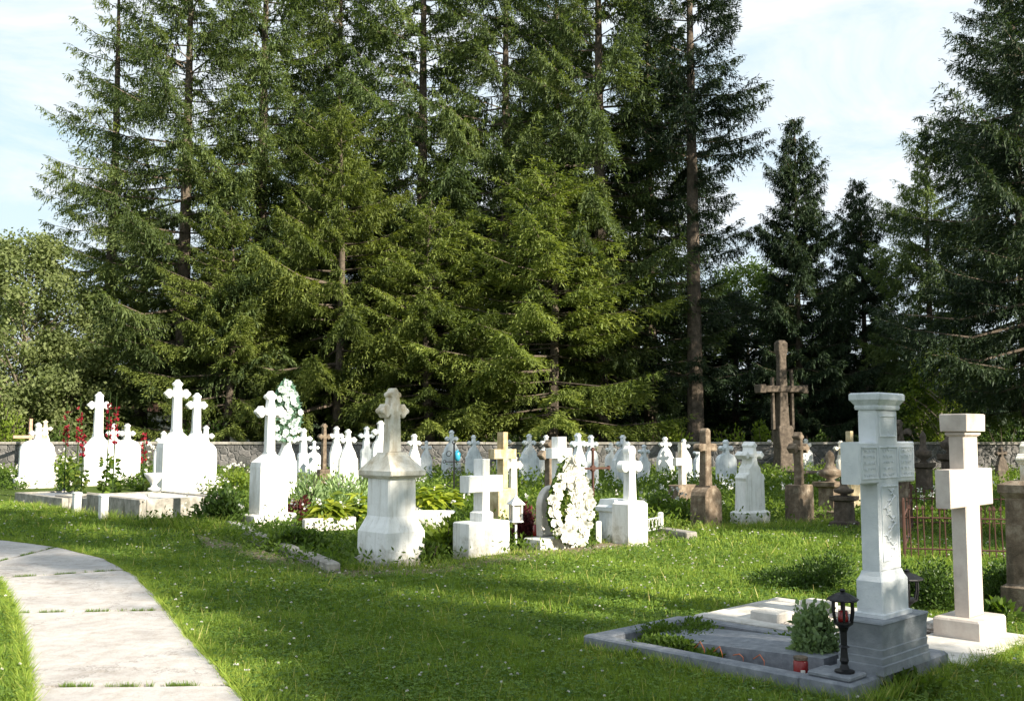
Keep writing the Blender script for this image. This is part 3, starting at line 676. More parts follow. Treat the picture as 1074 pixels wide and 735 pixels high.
slab(608, 524, 454, 26, 'blue-white gravestone, left one of the close pair behind the rusty iron cross', 'whiteshade', var=0, D=.14)
slab(621, 516, 456, 20, 'white gravestone, right one of the close pair behind the rusty iron cross', 'whiteshade', var=1, D=.14)
slab(654, 514, 456, 32, 'broad blue-white gravestone behind the white budded cross with the iron railing', 'whiteshade', var=0, D=.14)
slab(698, 506, 458, 24, 'white gravestone alone in front of the wall, left of the small tan square cross', var=0, D=.16)
slab(733, 510, 468, 16, 'white gravestone half hidden at the left of the tall brown cross', 'whiteshade', var=1, D=.14)
slab(762, 515, 461, 28, 'white gravestone between the tall brown cross and the big white stepped stone', 'whiteshade', var=1)
slab(787, 549, 463, 42, 'big white stepped gravestone with a red candle at its side', var=2, D=.26)
slab(807, 499, 461, 18, 'small bright gravestone at the foot of the tall dark cross, on its left', 'white', var=2, D=.12)
slab(847, 501, 460, 17, 'small bright gravestone behind the brown budded cross on the right', 'white', var=1, D=.12)
slab(884, 512, 462, 16, 'small cream gravestone just left of the big foreground cross', 'cream', var=2, D=.12)

slab(328, 507, 462, 20, 'low blue-white gravestone in front of the wall, right of the slim budded one', 'whiteshade', var=1, D=.12)
slab(446, 506, 462, 18, 'low blue-white gravestone by the wall between the tan-topped pedestal and the iron cross', 'whiteshade', var=0, D=.12)
slab(530, 505, 455, 24, 'pale gravestone directly behind the tan square-armed cross', 'whiteshade', var=1, D=.12)
slab(641, 508, 464, 18, 'low white gravestone by the wall just left of the broad blue-white one', 'white', var=1, D=.12)
slab(675, 511, 466, 20, 'low pale gravestone by the wall, left neighbour of the lone white gravestone', 'whiteshade', var=2, D=.12)
slab(718, 507, 460, 22, 'blue-white gravestone behind the small cream square cross', 'whiteshade', var=0, D=.12)
slab(918, 507, 466, 20, 'pale gravestone by the wall right of the foreground cross shaft', 'cream', var=1, D=.12)
slab(1052, 512, 468, 18, 'dark little gravestone by the wall behind the rusty fence near the right border', 'darkstone', var=0, D=.12, group=None)
# --- main tan topped pedestal
p, t_, k, W, Zp = begin(410, 590, 'pedestal_gravestone', 'large white pedestal with tan weathered cap and budded cross, centre-left by the lawn', 'gravestone', ROT, None)
w1 = W(72, .62) / 2; w2 = W(54, .52) / 2; wc = W(66, .6) / 2; d1 = .31; d2 = .23
MB().loft([(-.15, w1 + .05, d1 + .05), (.05, w1 + .05, d1 + .05), (.07, w1 + .03, d1 + .03)], .01).build('base', 'kerb', t_)
MB().loft([(.071, w1, d1), (.40, w1 * .98, d1 * .98), (.46, w1 * .9, d1 * .9), (Zp(540), w2 * 1.02, d2 * 1.02), (Zp(500), w2, d2)], .02).build('pedestal', 'white', t_)
zc0, zc1, zc2 = Zp(501), Zp(493), Zp(474)
MB().loft([(zc0, w2 + .02, d2 + .02), (zc0 + .03, wc * .97, d2 + .1), (zc0 + .04, wc, d2 + .12), (zc1, wc, d2 + .12), (zc1 + .015, wc * .96, d2 + .10), (zc2 - .03, .16, .13), (zc2, .15, .12)], .01).build('cap', 'cream', t_)
half = cross_half(.095, .075, zc2 + .001, Zp(407), Zp(431), W(36, .15) / 2, .062, 7.2 * k, True, 20)
MB().extrude(half, -.075, .075, .018).build('cross', 'cream', t_)

# --- low white square cross, centre
def sqcross(px, by, ty, wblk, ytop, arms, ay, ah, sw, label, mat, D=.17, Dblk=.32, rot=ROT, bmat=None, footy=None, name='square_cross', blkname='base', cut=None):
    p, t_, k, W, Zp = begin(px, by, name, label, 'cross', rot, None)
    w = W(wblk, Dblk) / 2; zt = Zp(ytop)
    MB().loft([(-.15, w, Dblk / 2), (zt - .015, w, Dblk / 2), (zt, w - .015, Dblk / 2 - .015)], .015).build(blkname, bmat or mat, t_)
    z1 = zt + .001
    if footy: z1 = Zp(footy); a = W(sw + 6, D + .04) / 2; MB().loft([(zt + .001, a, D / 2 + .03), (z1 - .03, a, D / 2 + .03), (z1, W(sw, D) / 2, D / 2)], .01).build('foot', mat, t_)
    ws = W(sw, D) / 2
    MB().extrude(cross_half(ws, ws, z1 + .001, Zp(ty), Zp(ay), W(arms, D) / 2, ah * k / 2, 0), -D / 2, D / 2, .012).build('cross', mat, t_)
    return t_
sqcross(505, 583, 481, 60, 546, 46, 507, 17, 18, 'low plain white square cross on a wide block, beside the white lantern', 'white', D=.2, Dblk=.34, footy=535)
sqcross(527, 549, 453, 31, 512, 30, 476, 10, 12, 'tan square-armed cross on an ochre block behind the low white cross', 'tan', D=.18, Dblk=.3)
ped(538, 528, 476, 10, 520, 22, 488, 9, 'small pale cross with rounded arms on a thin stem behind the white lantern', 'cream', lobe=4.5, D=.12, crossD=.1, name='stem_cross', cat='cross')
ped(576, 560, 461, 22, 523, 26, 477, 10, 'brown budded cross leaning behind the white wreath', 'brown', lobe=5, D=.22, cat='cross', name='budded_cross')
# white square cross and arched stone behind the wreath, on the white block
p, t_, k, W, Zp = begin(584, 576, 'wreath_grave_cross', 'white square cross rising above the big white flower wreath', 'cross', ROT, None)
w = W(66, .3) / 2
MB().loft([(-.1, w, .17), (Zp(563), w, .17), (Zp(562), w - .015, .155)], .012).build('base', 'white', t_)
half = [(.26, Zp(561)), (.27, Zp(540))] + [(.27 * math.cos(a), Zp(530) + .28 * math.sin(a)) for a in (.1, .4, .7, 1.0, 1.3)] + [(0, Zp(530) + .28)]
MB().extrude([(x, z) for x, z in half], .03, .15, .012).build('headstone', 'palekerb', t_)
MB().extrude(cross_half(.085, .085, Zp(561), Zp(458), Zp(475), W(28, .13) / 2, .07, 0), -.12, .02, .01).build('cross', 'white', t_)
wreath('flower_wreath', 'large teardrop wreath of white flowers leaning on the white square cross', (p.x - V.x * .02 - U.x * .27, p.y - V.y * .02 - U.y * .27, Zp(563) - .02), R(32), 50 * k, 82 * k, 98, .082, 'petal', 'weed', fill=True)

# --- white budded cross with railing
p, t_, k, W, Zp = begin(661, 571, 'pedestal_gravestone', 'white budded cross on a tall narrow block inside a low iron railing', 'gravestone', ROT, None)
MB().loft([(-.1, .22, .16), (Zp(528), .22, .16), (Zp(525), .18, .12)], .012).build('pedestal', 'white', t_)
MB().loft([(-.1, .16, .16), (Zp(538), .16, .17), (Zp(536), .20, .2), (Zp(532), .20, .2), (Zp(530), .17, .17), (Zp(524), .15, .15)], .012, cy=.3).build('base', 'whiteshade', t_)
MB().extrude(cross_half(.085, .065, Zp(525), Zp(467), Zp(489), W(28, .13) / 2, .05, 5.8 * k, False, 16), -.065, .065, .012).build('cross', 'white', t_)
# rusty/brown stones right of centre
sqcross(716, 532, 464, 30, 508, 20, 484, 8, 9, 'small cream square cross on a rounded stone, right of the lone white gravestone', 'cream', D=.12, Dblk=.3, bmat='brown')
p, t_, k, W, Zp = begin(741, 553, 'stone_cross', 'tall brown stone cross on a round-topped block at the edge of the lawn', 'cross', ROT, None)
hz_ = Zp(507)
half = [(.24, -.1), (.245, .25), (.23, hz_ - .2)] + [(.23 * math.cos(a), hz_ - .2 + .16 * math.sin(a)) for a in (.4, .8, 1.15)] + [(.09, hz_ - .03), (0, hz_ - .03)]
MB().extrude(half, -.17, .17, .02).build('base', 'brown', t_, jit=.004)
MB().extrude(cross_half(.10, .075, hz_ - .05, Zp(449), Zp(469), W(26, .15) / 2, .065, 4.2 * k, False, 12), -.075, .075, .015).build('cross', 'brown', t_, jit=.004)
ped(839, 548, 453, 30, 508, 24, 470, 10, 'brown budded stone cross on a square block right of the big white stone', 'brown', lobe=5, D=.3, cat='cross', name='stone_cross', crossD=.16)
# tall cross, shade of the spruces put into its dark stone colour
p, t_, k, W, Zp = begin(822, 503, 'monumental_cross', 'very tall weathered cross with side rods and broad arms towering over the right-hand graves', 'cross', R(20), None)
MB().loft([(-.2, .7, .5), (Zp(500), .7, .5), (Zp(499), .66, .46)], .02).build('base', 'darkstone', t_, jit=.01)
MB().loft([(Zp(499) + .001, .30, .26), (Zp(470), .24, .22), (Zp(457), .30, .24), (Zp(449), .30, .24), (Zp(446), .24, .2)], .02).build('plinth', 'darkstone', t_)
MB().loft([(Zp(446) + .001, .20, .15), (Zp(412), .16, .14), (Zp(375), .13, .12), (Zp(368), .19, .15), (Zp(360), .19, .15), (Zp(357), .12, .1)], .02).build('shaft', 'darkstone', t_, jit=.006)
zz = Zp(408); hw = W(50, .2) / 2
m_ = MB(); m_.box(-hw, hw, -.17, .2, zz - .11, zz + .11, .02)
m_.box(-hw - .03, -hw + .2, -.19, .22, zz - .15, zz + .15, .02); m_.box(hw - .2, hw + .03, -.19, .22, zz - .15, zz + .15, .02); m_.build('arm', 'darkstone', t_, jit=.006)
for sx_ in (-1, 1):
    m_ = MB(); m_.loft([(Zp(450), .05, .07), (Zp(388 if sx_ > 0 else 396), .045, .06)], .01, cx=sx_ * .40, cy=-.02); m_.build('side_rod', 'darkstone', t_)
# dark ledge tomb right of it
def block(name, label, px0, by0, w, d, h, mat, rot=ROT, cat='grave kerb', group=None, part='block'):
    p = gp(px0, by0); t_ = thing(name, label, cat, p, rot, group)
    MB().box(-w / 2, w / 2, 0, d, -.15, h, .02).build(part, mat, t_, jit=.004)
    return t_
p = gp(868, 512); t_ = thing('altar_tomb', 'dark slab tomb on short legs beside the foot of the very tall cross', 'tomb', p, R(15))
MB().box(-.9, .9, 0, .8, .42, .50, .02).build('slab', 'darkstone', t_)
for sx_ in (-.7, .7): MB().box(sx_ - .1, sx_ + .1, .1, .7, -.1, .418, .01).build('leg', 'brown', t_)
# brown urn stones near 875
def urnstone(px, by, ty, bw, bty, label, mat, rot=ROT, cat='gravestone', name='urn_monument'):
    p, t_, k, W, Zp = begin(px, by, name, label, cat, rot, None); w = bw * k / 2
    T = Zp(ty); zb = Zp(bty)
    MB().loft([(-.1, w * 1.15, w * 1.0), (zb * .15, w * 1.15, w), (zb * .2, w * .8, w * .7), (zb * .82, w * .75, w * .68), (zb * .88, w * 1.1, w * .95), (zb, w * 1.15, w)], .015).build('pedestal', mat, t_, jit=.004)
    h = T - zb
    MB().lathe([(zb + .001, w * .5), (zb + .08 * h, w * .28), (zb + .2 * h, w * .9), (zb + .35 * h, w * .95), (zb + .42 * h, w * .5), (zb + .6 * h, w * .32), (zb + .8 * h, w * .38), (zb + .9 * h, w * .3), (T, .01)], 14).build('urn', mat, t_, smooth=True)
    return t_
urnstone(872, 541, 472, 26, 505, 'dark urn-topped stone just left of the foreground cross', 'brown')
urnstone(886, 552, 500, 22, 520, 'low dark stone stump at the left side of the foreground cross', 'darkstone')
urnstone(998, 520, 440, 20, 476, 'dark urn monument seen behind the pink limestone cross', 'darkstone')
urnstone(970, 522, 452, 18, 485, 'slim dark stone between the two foreground crosses', 'darkstone')
slab(947, 522, 440, 22, 'dark old budded gravestone whose top shows right of the foreground cross', 'darkstone', var=2, group=None)
ped(951, 556, 497, 14, 512, 10, 503, 8, 'narrow brown stone post right behind the foreground cross', 'brown', D=.2, name='stone_post', crossD=.12)
sqcross(893, 536, 452, 20, 505, 22, 473, 7, 8, 'tan stone cross mostly hidden behind the foreground cross shaft', 'tan', D=.12, Dblk=.25)
# cream cross on brown pedestal, right border
p, t_, k, W, Zp = begin(1084, 645, 'pedestal_gravestone', 'cream budded cross on a dark brown pedestal cut by the right border', 'gravestone', ROT, None)
MB().loft([(-.1, .21, .2), (.25, .21, .2), (.28, .17, .16), (Zp(522), .16, .15), (Zp(516), .2, .2), (Zp(508), .2, .2), (Zp(504), .13, .12)], .015).build('pedestal', 'brown', t_)
MB().extrude(cross_half(.055, .045, Zp(505), Zp(463), Zp(481), .15, .035, .045, True, 14), -.05, .05, .01).build('cross', 'cream', t_)

# --- small leftmost crosses
def barcross(px, by, ty, ay, aw_, sw, label, mat, name='wooden_cross', rot=ROT, boss=False):
    p, t_, k, W, Zp = begin(px, by, name, label, 'cross', rot, None); s = sw * k / 2
    MB().loft([(-.1, s, s), (Zp(ty), s, s)], .004).build('upright', mat, t_)
    a = aw_ * k / 2 / fac(p, rot)[0]
    MB().box(-a, a, -s * .8 - .004, s * .8 + .004, Zp(ay) - s, Zp(ay) + s, .004).build('arm', mat, t_)
    if boss:
        m_ = MB(); z = Zp(ay); m_.rings([[(r * math.cos(q * .785), y, z + r * math.sin(q * .785)) for q in range(8)] for y, r in ((-s * 1.8, s * 2.2), (-s * 1.2, s * 3.2), (s * 1.2, s * 3.2), (s * 1.8, s * 2.2))]); m_.build('boss', mat, t_)
        for sx_ in (-1, 1):
            MB().box(sx_ * a * .92 - s * .9, sx_ * a * .92 + s * .9, -s * 1.2, s * 1.2, Zp(ay) - s * 2.2, Zp(ay) + s * 2.2, .004).build('finial', mat, t_)
        MB().box(-s * 2.2, s * 2.2, -s * 1.2, s * 1.2, Zp(ty) - s * 3.2, Zp(ty) - s * 1.2, .004).build('finial', mat, t_)
    return t_
barcross(30, 500, 439, 458, 32, 3, 'thin pinkish wooden cross behind the short white stone at far left', 'wood')
slab(47, 498, 440, 15, 'grey old gravestone directly behind the short white stone at far left', 'cream', var=0, D=.12, group=None)
barcross(622, 528, 469, 491, 36, 2.2, 'thin rusty iron cross with a round boss in front of the paired gravestones', 'rust', name='iron_cross', boss=True)
# ornate black iron cross with blue glass
p, t_, k, W, Zp = begin(476, 532, 'wrought_iron_cross', 'ornate black wrought-iron cross with a blue glass heart, left of the low white cross', 'cross', R(20), None)
MB().tube([(0, 0, -.1), (0, 0, Zp(464))], .018, 6).build('upright', 'blackiron', t_)
MB().tube([(-.20, 0, Zp(484)), (.20, 0, Zp(484))], .014, 6).build('arm', 'blackiron', t_)
for (a, z, r) in ((-.12, 476, .07), (.12, 476, .07), (-.12, 494, .07), (.12, 494, .07), (.1, 508, .06), (-.1, 508, .06), (0, 464, .05), (-.22, 484, .04), (.22, 484, .04)):
    pts = [(a + r * math.cos(q * .45) * (1 - q * .03), 0, Zp(z) + r * math.sin(q * .45) * (1 - q * .03)) for q in range(16)]
    MB().tube(pts, .009, 5).build('scroll', 'blackiron', t_)
MB().lathe([(Zp(484), .02), (Zp(481), .07), (Zp(476), .075), (Zp(472), .03)], 12, .09, .05).build('glass_heart', 'blue', t_, smooth=True)

# ---------------------------------------------------------------- kerbs, tombs, beds
def kerbline(name, label, a, b, w, h, mat, cat='grave kerb', group=None):
    p = gp(*a); q = gp(*b); d = (q - p); o = thing(name, label, cat, p, math.atan2(d.y, d.x), group); n = max(1, int(d.length / 1.1))
    l = d.length / n
    for i in range(n): MB().box(i * l + .004, (i + 1) * l - .004, -w / 2, w / 2, -.12, h + random.uniform(-.012, .012), .015).build('kerb_stone', mat, o, jit=.004)
    return o
kerbline('grave_kerb', 'old dark kerb running in front of the weedy bed left of the tan-topped pedestal', (262, 563), (350, 603), .16, .13, 'kerb')
kerbline('grave_kerb', 'short pale kerb at the foot of the white cross on its high block', (236, 551), (262, 562), .14, .12, 'palekerb')
def framegrave(name, label, px, by, w, l, h, mat, inner=None, kw=.14, rot=ROT, sgn=-1, slabmat=None, slabh=.04):
    """kerb frame; px,by = rear-left corner; extends along front direction for l and to the right for w"""
    p = gp(px, by); t_ = thing(name, label, 'grave surround', p, rot)
    y0, y1 = (-l, 0)
    MB().box(0, kw, y0, y1, -.15, h, .012).build('kerb_stone', mat, t_, jit=.003)
    MB().box(w - kw, w, y0, y1, -.15, h, .012).build('kerb_stone', mat, t_, jit=.003)
    MB().box(kw + .003, w - kw - .003, y0, y0 + kw, -.15, h - .004, .012).build('kerb_stone', mat, t_, jit=.003)
    MB().box(kw + .003, w - kw - .003, y1 - kw, y1, -.15, h - .004, .012).build('kerb_stone', mat, t_, jit=.003)
    MB().box(kw + .006, w - kw - .006, y0 + kw + .004, y1 - kw - .004, -.1, h - slabh, .005).build('infill', slabmat or 'soil', t_)
    return t_
framegrave('grave_surround', 'low kerbed grave with dark slab in front of the leftmost white gravestone', 15, 527, 1.3, 3.0, .24, 'kerb', slabmat='grey', slabh=.03)
framegrave('grave_surround', 'pale kerbed grave between white posts in front of the slim white cross', 57, 531, 1.0, 2.6, .26, 'kerb', slabmat='kerb', slabh=.05)
framegrave('grave_surround', 'raised concrete grave box in front of the tallest white cross and the urn', 90, 536, 1.7, 2.6, .36, 'kerb', slabmat='palekerb', slabh=.03)
def post(px, by, h, r, label):
    p = gp(px, by); t_ = thing('stone_post', label, 'post', p, ROT)
    MB().loft([(-.1, r, r), (h - .05, r, r), (h - .04, r * 1.2, r * 1.2), (h - .02, r * 1.2, r * 1.2), (h, r * .5, r * .5)], .01).build('shaft', 'white', t_)
post(80, 540, .46, .07, 'short white post at the corner of the pale kerbed grave, the left of two')
post(108, 545, .48, .07, 'short white post by the raised concrete grave box, the right of two')
p = gp(152, 532); t_ = thing('garden_urn', 'white footed urn standing on the raised concrete grave box', 'urn', (p.x + .1, p.y + .25, .36), 0)
MB().lathe([(0, .13), (.05, .13), (.07, .07), (.14, .05), (.2, .12), (.32, .2), (.36, .22), (.38, .22), (.37, .19), (.3, .14)], 18).build('bowl', 'white', t_, smooth=True)
# pale planters near pedestal
p = gp(455, 553); t_ = thing('planter_trough', 'pale trough holding yellow-green hostas right of the tan-topped pedestal', 'planter', p, 0)
MB().loft([(-.05, .20, .15), (.1, .26, .18), (.27, .36, .22), (.28, .33, .2)], .03).build('trough', 'white', t_)
kerbline('grave_kerb', 'pale low kerb under the hostas left of the tan-topped pedestal', (318, 556), (372, 553), .14, .2, 'palekerb')
kerbline('grave_kerb', 'dark kerb running right from the iron railing toward the brown cross', (690, 560), (726, 566), .2, .12, 'kerb')
# low white iron railing around graves near 640
def railing(name, label, a, b, h, mat, n, postmat=None, spear=False, bar=.006):
    p = gp(*a); q = gp(*b); d = q - p; Ln = d.length; t_ = thing(name, label, 'railing', p, math.atan2(d.y, d.x))
    for z in ((h * .35, h * .9) if not spear else (h * .2, h * .78)): MB().tube([(0, 0, z), (Ln, 0, z)], bar * 1.3, 6).build('rail', mat, t_)
    pw_ = .016 if spear else .035
    for x in (0, Ln): MB().loft([(-.1, pw_, pw_), (h * 1.1, pw_, pw_), (h * 1.14, .012, .012)], .005, cx=x).build('post', postmat or mat, t_)
    b0 = None
    for i in range(1, n):
        x = Ln * i / n
        if spear:
            if b0 is None:
                m_ = MB(); m_.tube([(0, 0, 0), (0, 0, h * .92)], bar, 5); m_.loft([(h * .92, .004, .004), (h * .95, bar * 2.4, bar * 1.2), (h * 1.02, .002, .002)], .001); b0 = m_.build('picket', mat, t_); c = b0
            else: c = b0.copy(); C.objects.link(c)
        else:
            if b0 is None:
                m_ = MB(); w_ = Ln / n * .5
                m_.tube([(w_ * math.cos(q_ * .5) , 0, h * .62 + h * .26 * math.sin(q_ * .5)) for q_ in range(13)], bar * .8, 5)
                b0 = m_.build('scroll', mat, t_); c = b0
            else: c = b0.copy(); C.objects.link(c)
        c.location = (x, 0, 0); c.rotation_euler = (random.uniform(-.04, .04), random.uniform(-.04, .04), 0)
    return t_
railing('iron_railing', 'low white scrolled railing left of the white budded cross', (628, 571), (648, 560), .30, 'whiteiron', 6)
railing('iron_railing', 'low scrolled railing with a white post right of the white budded cross', (672, 566), (693, 561), .32, 'whiteiron', 6)
railing('iron_railing', 'dark low railing behind the white flower wreath', (614, 553), (640, 555), .30, 'blackiron', 7, 'whiteiron')
railing('spear_fence', 'rusty spear-topped grave fence, front side, between the two foreground crosses', (949, 586), (1076, 590), .68, 'rust', 17, spear=True, bar=.009)
railing('spear_fence', 'rusty spear-topped grave fence, rear side seen through the front one', (955, 556), (1074, 558), .68, 'rust', 15, spear=True, bar=.009)
railing('spear_fence', 'rusty spear-topped grave fence, left side receding to the wall', (949, 585), (957, 557), .68, 'rust', 5, spear=True, bar=.009)

# ---------------------------------------------------------------- foreground graves
t_ = thing('grave_surround', 'grey granite grave surround with sloping ledger behind the foreground cross', 'grave surround', gl(0, 0), ROT)
kw = .115
def gbox(v0, v1, u0, u1, z0, z1, mat, part, par, ch=.008, jit=0): return MB().box(v0, v1, u0, u1, z0, z1, ch).build(part, mat, par, jit=jit)
gbox(0, kw, .34, 2.13, -.15, .115, 'grey', 'kerb_stone', t_, .012)
gbox(1.175, 1.29, .34, 2.13, -.15, .10, 'grey', 'kerb_stone', t_, .012)
gbox(kw + .003, 1.172, 1.98, 2.13, -.15, .112, 'grey', 'kerb_stone', t_, .012)
gbox(kw + .006, 1.169, .35, 1.975, -.1, .035, 'soil', 'infill', t_)
gbox(-.02, 1.33, -.40 + .38, .335, -.15, .13, 'grey', 'footing', t_, .015)
# ledger slab, slightly tilted
m_ = MB(); m_.rings([[(.34, .36, z1), (.98, .36, z1), (.94, 1.62, z2), (.74, 1.80, z2), (.50, 1.80, z2), (.36, 1.62, z2)] for z1, z2 in ((.03, .03), (.16, .10), (.168, .108))])
m_.build('ledger', 'grey', t_)
# monument
CU, CV = .12, .70
t_ = thing('foreground_cross', 'tall grey-white carved cross with moulded cap, on a grey plinth in the right foreground', 'cross', gl(.10, .64, .13), ROT)
hp = .33; hd = .155
MB().loft([(.0, hp, hd), (.055, hp, hd), (.06, hp - .008, hd - .008), (.10, hp - .006, hd - .006), (.105, hp - .014, hd - .014), (.15, hp - .010, hd - .010), (.155, hp - .016, hd - .016), (.25, hp - .012, hd - .012), (.30, hp - .006, hd - .006), (.305, hp, hd), (.315, hp - .006, hd - .006)], .006).build('plinth', 'carvedgrey', t_)
MB().loft([(.316, .195, .105), (.34, .195, .105), (.345, .178, .090), (.54, .178, .090), (.57, .158, .076), (.60, .146, .069)], .008).build('pedestal', 'carved', t_)
hs, ds = .142, .066
zA0, zA1, zT = 1.155, 1.42, 1.625
MB().extrude([(hs, .601), (hs, zA0), (.385, zA0), (.385, zA1), (hs, zA1), (hs, zT), (0, zT)], -ds, ds, .010).build('cross', 'carved', t_)
MB().loft([(zT + .001, hs + .012, ds + .012), (zT + .015, hs + .016, ds + .016), (zT + .03, hs + .014, ds + .014), (zT + .055, hs + .032, ds + .032), (zT + .065, hs + .040, ds + .040), (zT + .10, hs + .040, ds + .040), (zT + .11, hs + .03, ds + .03)], .006).build('cap', 'greycross', t_)
# raised border mouldings and small raised cross on the lettered face
def frame(par, x0, x1, z0, z1, y, w=.010, t=.006, mat='greycross'):
    m_ = MB()
    for a in ((x0, x1, z0, z0 + w), (x0, x1, z1 - w, z1), (x0, x0 + w, z0 + w, z1 - w), (x1 - w, x1, z0 + w, z1 - w)): m_.box(a[0], a[1], y - t, y + .002, a[2], a[3], .002)
    return m_.build('border', mat, par)
yf = -ds
frame(t_, -.115, .115, .66, 1.14, yf); frame(t_, -.36, -.155, zA0 + .03, zA1 - .03, yf); frame(t_, .155, .36, zA0 + .03, zA1 - .03, yf); frame(t_, -.13, .13, zA0 + .03, zA1 - .03, yf); frame(t_, -.115, .115, 1.45, 1.59, yf)
# vine relief down the shaft
m_ = MB()
pts = [(.05 * math.sin(i * .8), yf - .002, .69 + i * .0215) for i in range(21)]; m_.tube(pts, .006, 5)
for i in range(1, 20):
    x = .05 * math.sin(i * .8); z = .69 + i * .0215; s = 1 if i % 2 else -1
    m_.tube([(x, yf - .002, z), (x + s * .022, yf - .004, z + .012), (x + s * .042, yf - .002, z + .004)], [.004, .009, .003], 5)
m_.build('vine_relief', 'greycross', t_)
for cx_, n in ((-.257, 5), (.257, 5), (0, 5)):
    for i in range(n):
        z = zA0 + .055 + i * (zA1 - zA0 - .11) / (n - 1); x = cx_ - .078; pts = []
        while x < cx_ + .078: pts.append((x, yf - .001, z + random.choice((-.009, .009, -.004, .007)))); x += random.uniform(.004, .010)
        MB().tube(pts, .0028, 4).build('lettering', 'greycross', t_)
# front pad with lantern
t_ = thing('stone_pad', 'small stepped stone pad carrying the black iron lantern in the foreground', 'stone pad', gl(.05, .07, .131), ROT)
MB().box(-.06, .16, -.04, .24, 0, .03, .008).build('slab', 'grey', t_)
def lantern(label, loc, h, rr, mat='blackiron', post_r=.014, cup=True, name='grave_lantern', white=False):
    t_ = thing(name, label, 'lantern', loc, .3)
    zl = h * .58
    MB().lathe([(0, rr * .9), (.012, rr * .9), (.02, rr * .45), (.05, rr * .30), (.07, rr * .42), (.09, post_r * 1.2), (zl * .5, post_r), (zl * .52, post_r * 1.9), (zl * .56, post_r), (zl - .05, post_r * 1.1), (zl - .02, rr * .5), (zl, rr * .9), (zl + .012, rr * .9)], 12).build('post', mat, t_, smooth=False)
    for i in range(6):
        a = i * math.pi / 3; x, y = math.cos(a) * rr * .82, math.sin(a) * rr * .82
        MB().tube([(x, y, zl + .01), (x * 1.2, y * 1.2, zl + (h - zl) * .35), (x * 1.15, y * 1.15, h * .87)], .0085, 5).build('bar', mat, t_)
    MB().lathe([(h * .85, rr * 1.25), (h * .865, rr * 1.45), (h * .88, rr * 1.4), (h * .93, rr * .75), (h * .95, rr * .35), (h * .96, rr * .2), (h * .98, rr * .28), (h, .004)], 12 if not white else 4).build('roof', mat, t_)
    if cup: MB().lathe([(zl + .012, rr * .45), (zl + .03, rr * .5), (zl + .075, rr * .42), (zl + .08, rr * .2)], 12).build('candle_glass', 'red', t_, smooth=True)
    return t_
lantern('black wrought lantern on a post holding a red candle, in front of the foreground cross', gl(.10, .12, .162), .50, .066, post_r=.019)
q = gd(945, 7.9); q.z = 0
lantern('dark lantern with a wide roof standing behind the foreground cross', (q.x, q.y, .0), .56, .085, cup=False)
# red votive jar
q = gp(856, 697); t_ = thing('votive_candle', 'tall red candle jar with gold lid beside the fleshy green plant', 'candle', gl(.42, .16, .04), 0)
MB().lathe([(0, .040), (.01, .046), (.13, .046), (.14, .040)], 16).build('jar', 'red', t_, smooth=True)
MB().lathe([(.141, .044), (.158, .046), (.162, .035)], 16).build('lid', 'brown', t_)
MB().box(-.014, .014, -.0485, -.044, .05, .085, .002).build('label_patch', 'candle', t_)
# orange wires
q = thing('orange_wire', 'bent orange wire hoops stuck beside the grey ledger', 'wire', gl(.75, .26, .03), ROT)
for i in range(4):
    x0 = 0; y0 = i * .16
    MB().tube([(x0, y0, 0), (x0 + random.uniform(-.02, .02), y0 + .01, .07), (x0 + .03, y0 + .05, .10 + random.uniform(-.02, .02)), (x0 + .06, y0 + .12, .06)], .0035, 5).build('hoop', 'orange', q)
MB().tube([(0, -.3, .01), (.02, -.1, .012), (-.02, .1, .014), (.03, .3, .012)], .003, 5).build('loose_end', 'orange', q)
# second grave
t_ = thing('grave_surround', 'pale stone grave surround filled with white pebbles behind the pink limestone cross', 'grave surround', gl(0, 1.36), ROT)
gbox(0, .17, .50, 2.12, -.15, .10, 'palekerb', 'kerb_stone', t_, .01, .003)
gbox(1.12, 1.29, .50, 2.12, -.15, .10, 'palekerb', 'kerb_stone', t_, .01, .003)
gbox(.173, 1.117, 1.62, 2.12, -.15, .096, 'palekerb', 'kerb_stone', t_, .01, .003)
gbox(.20, .42, 1.44, 1.70, -.1, .165, 'palekerb', 'vase_block', t_, .01)
gbox(.90, 1.10, 1.40, 1.66, -.1, .17, 'palekerb', 'vase_block', t_, .01)
gbox(-.02, 1.31, -.12, .495, -.15, .06, 'palekerb', 'footing', t_, .01, .003)
gbox(.176, 1.114, .50, 1.615, -.1, .045, 'soil', 'infill', t_)
# pebbles (uncountable)
vs = []; fs = []; m_ = MB(); gg = random.Random(4)
for i in range(2400):
    x, y = gg.uniform(.19, 1.10), gg.uniform(.51, 1.60); z = .05 + gg.uniform(0, .035); r = gg.uniform(.010, .024)
    a = gg.uniform(0, 3); q = [(r * math.cos(a + j * 1.257) * gg.uniform(.7, 1.2), r * math.sin(a + j * 1.257) * gg.uniform(.7, 1.2)) for j in range(5)]
    m_.rings([[(x + .6 * px, y + .6 * py, z - r * .5) for px, py in q], [(x + px, y + py, z) for px, py in q], [(x + .6 * px, y + .6 * py, z + r * .5) for px, py in q]])
o = m_.build('pebbles', 'limestone', None, smooth=False); o.location = gl(0, 1.36); o.rotation_euler = (0, 0, ROT); tag(o, 'white pebbles filling the grave behind the pink limestone cross', 'pebbles', kind='stuff')
t_ = thing('limestone_cross', 'pinkish limestone cross with square capital, on a low block at the right', 'cross', gl(.26, 2.38, .06), ROT)
MB().loft([(0.001, .25, .18), (.13, .25, .18), (.145, .24, .17)], .01).build('base', 'limestone', t_)
MB().extrude([(.13, .146), (.13, .98), (.40, .98), (.40, 1.27), (.13, 1.27), (.13, 1.52), (0, 1.52)], -.06, .06, .008).build('cross', 'limestone', t_)
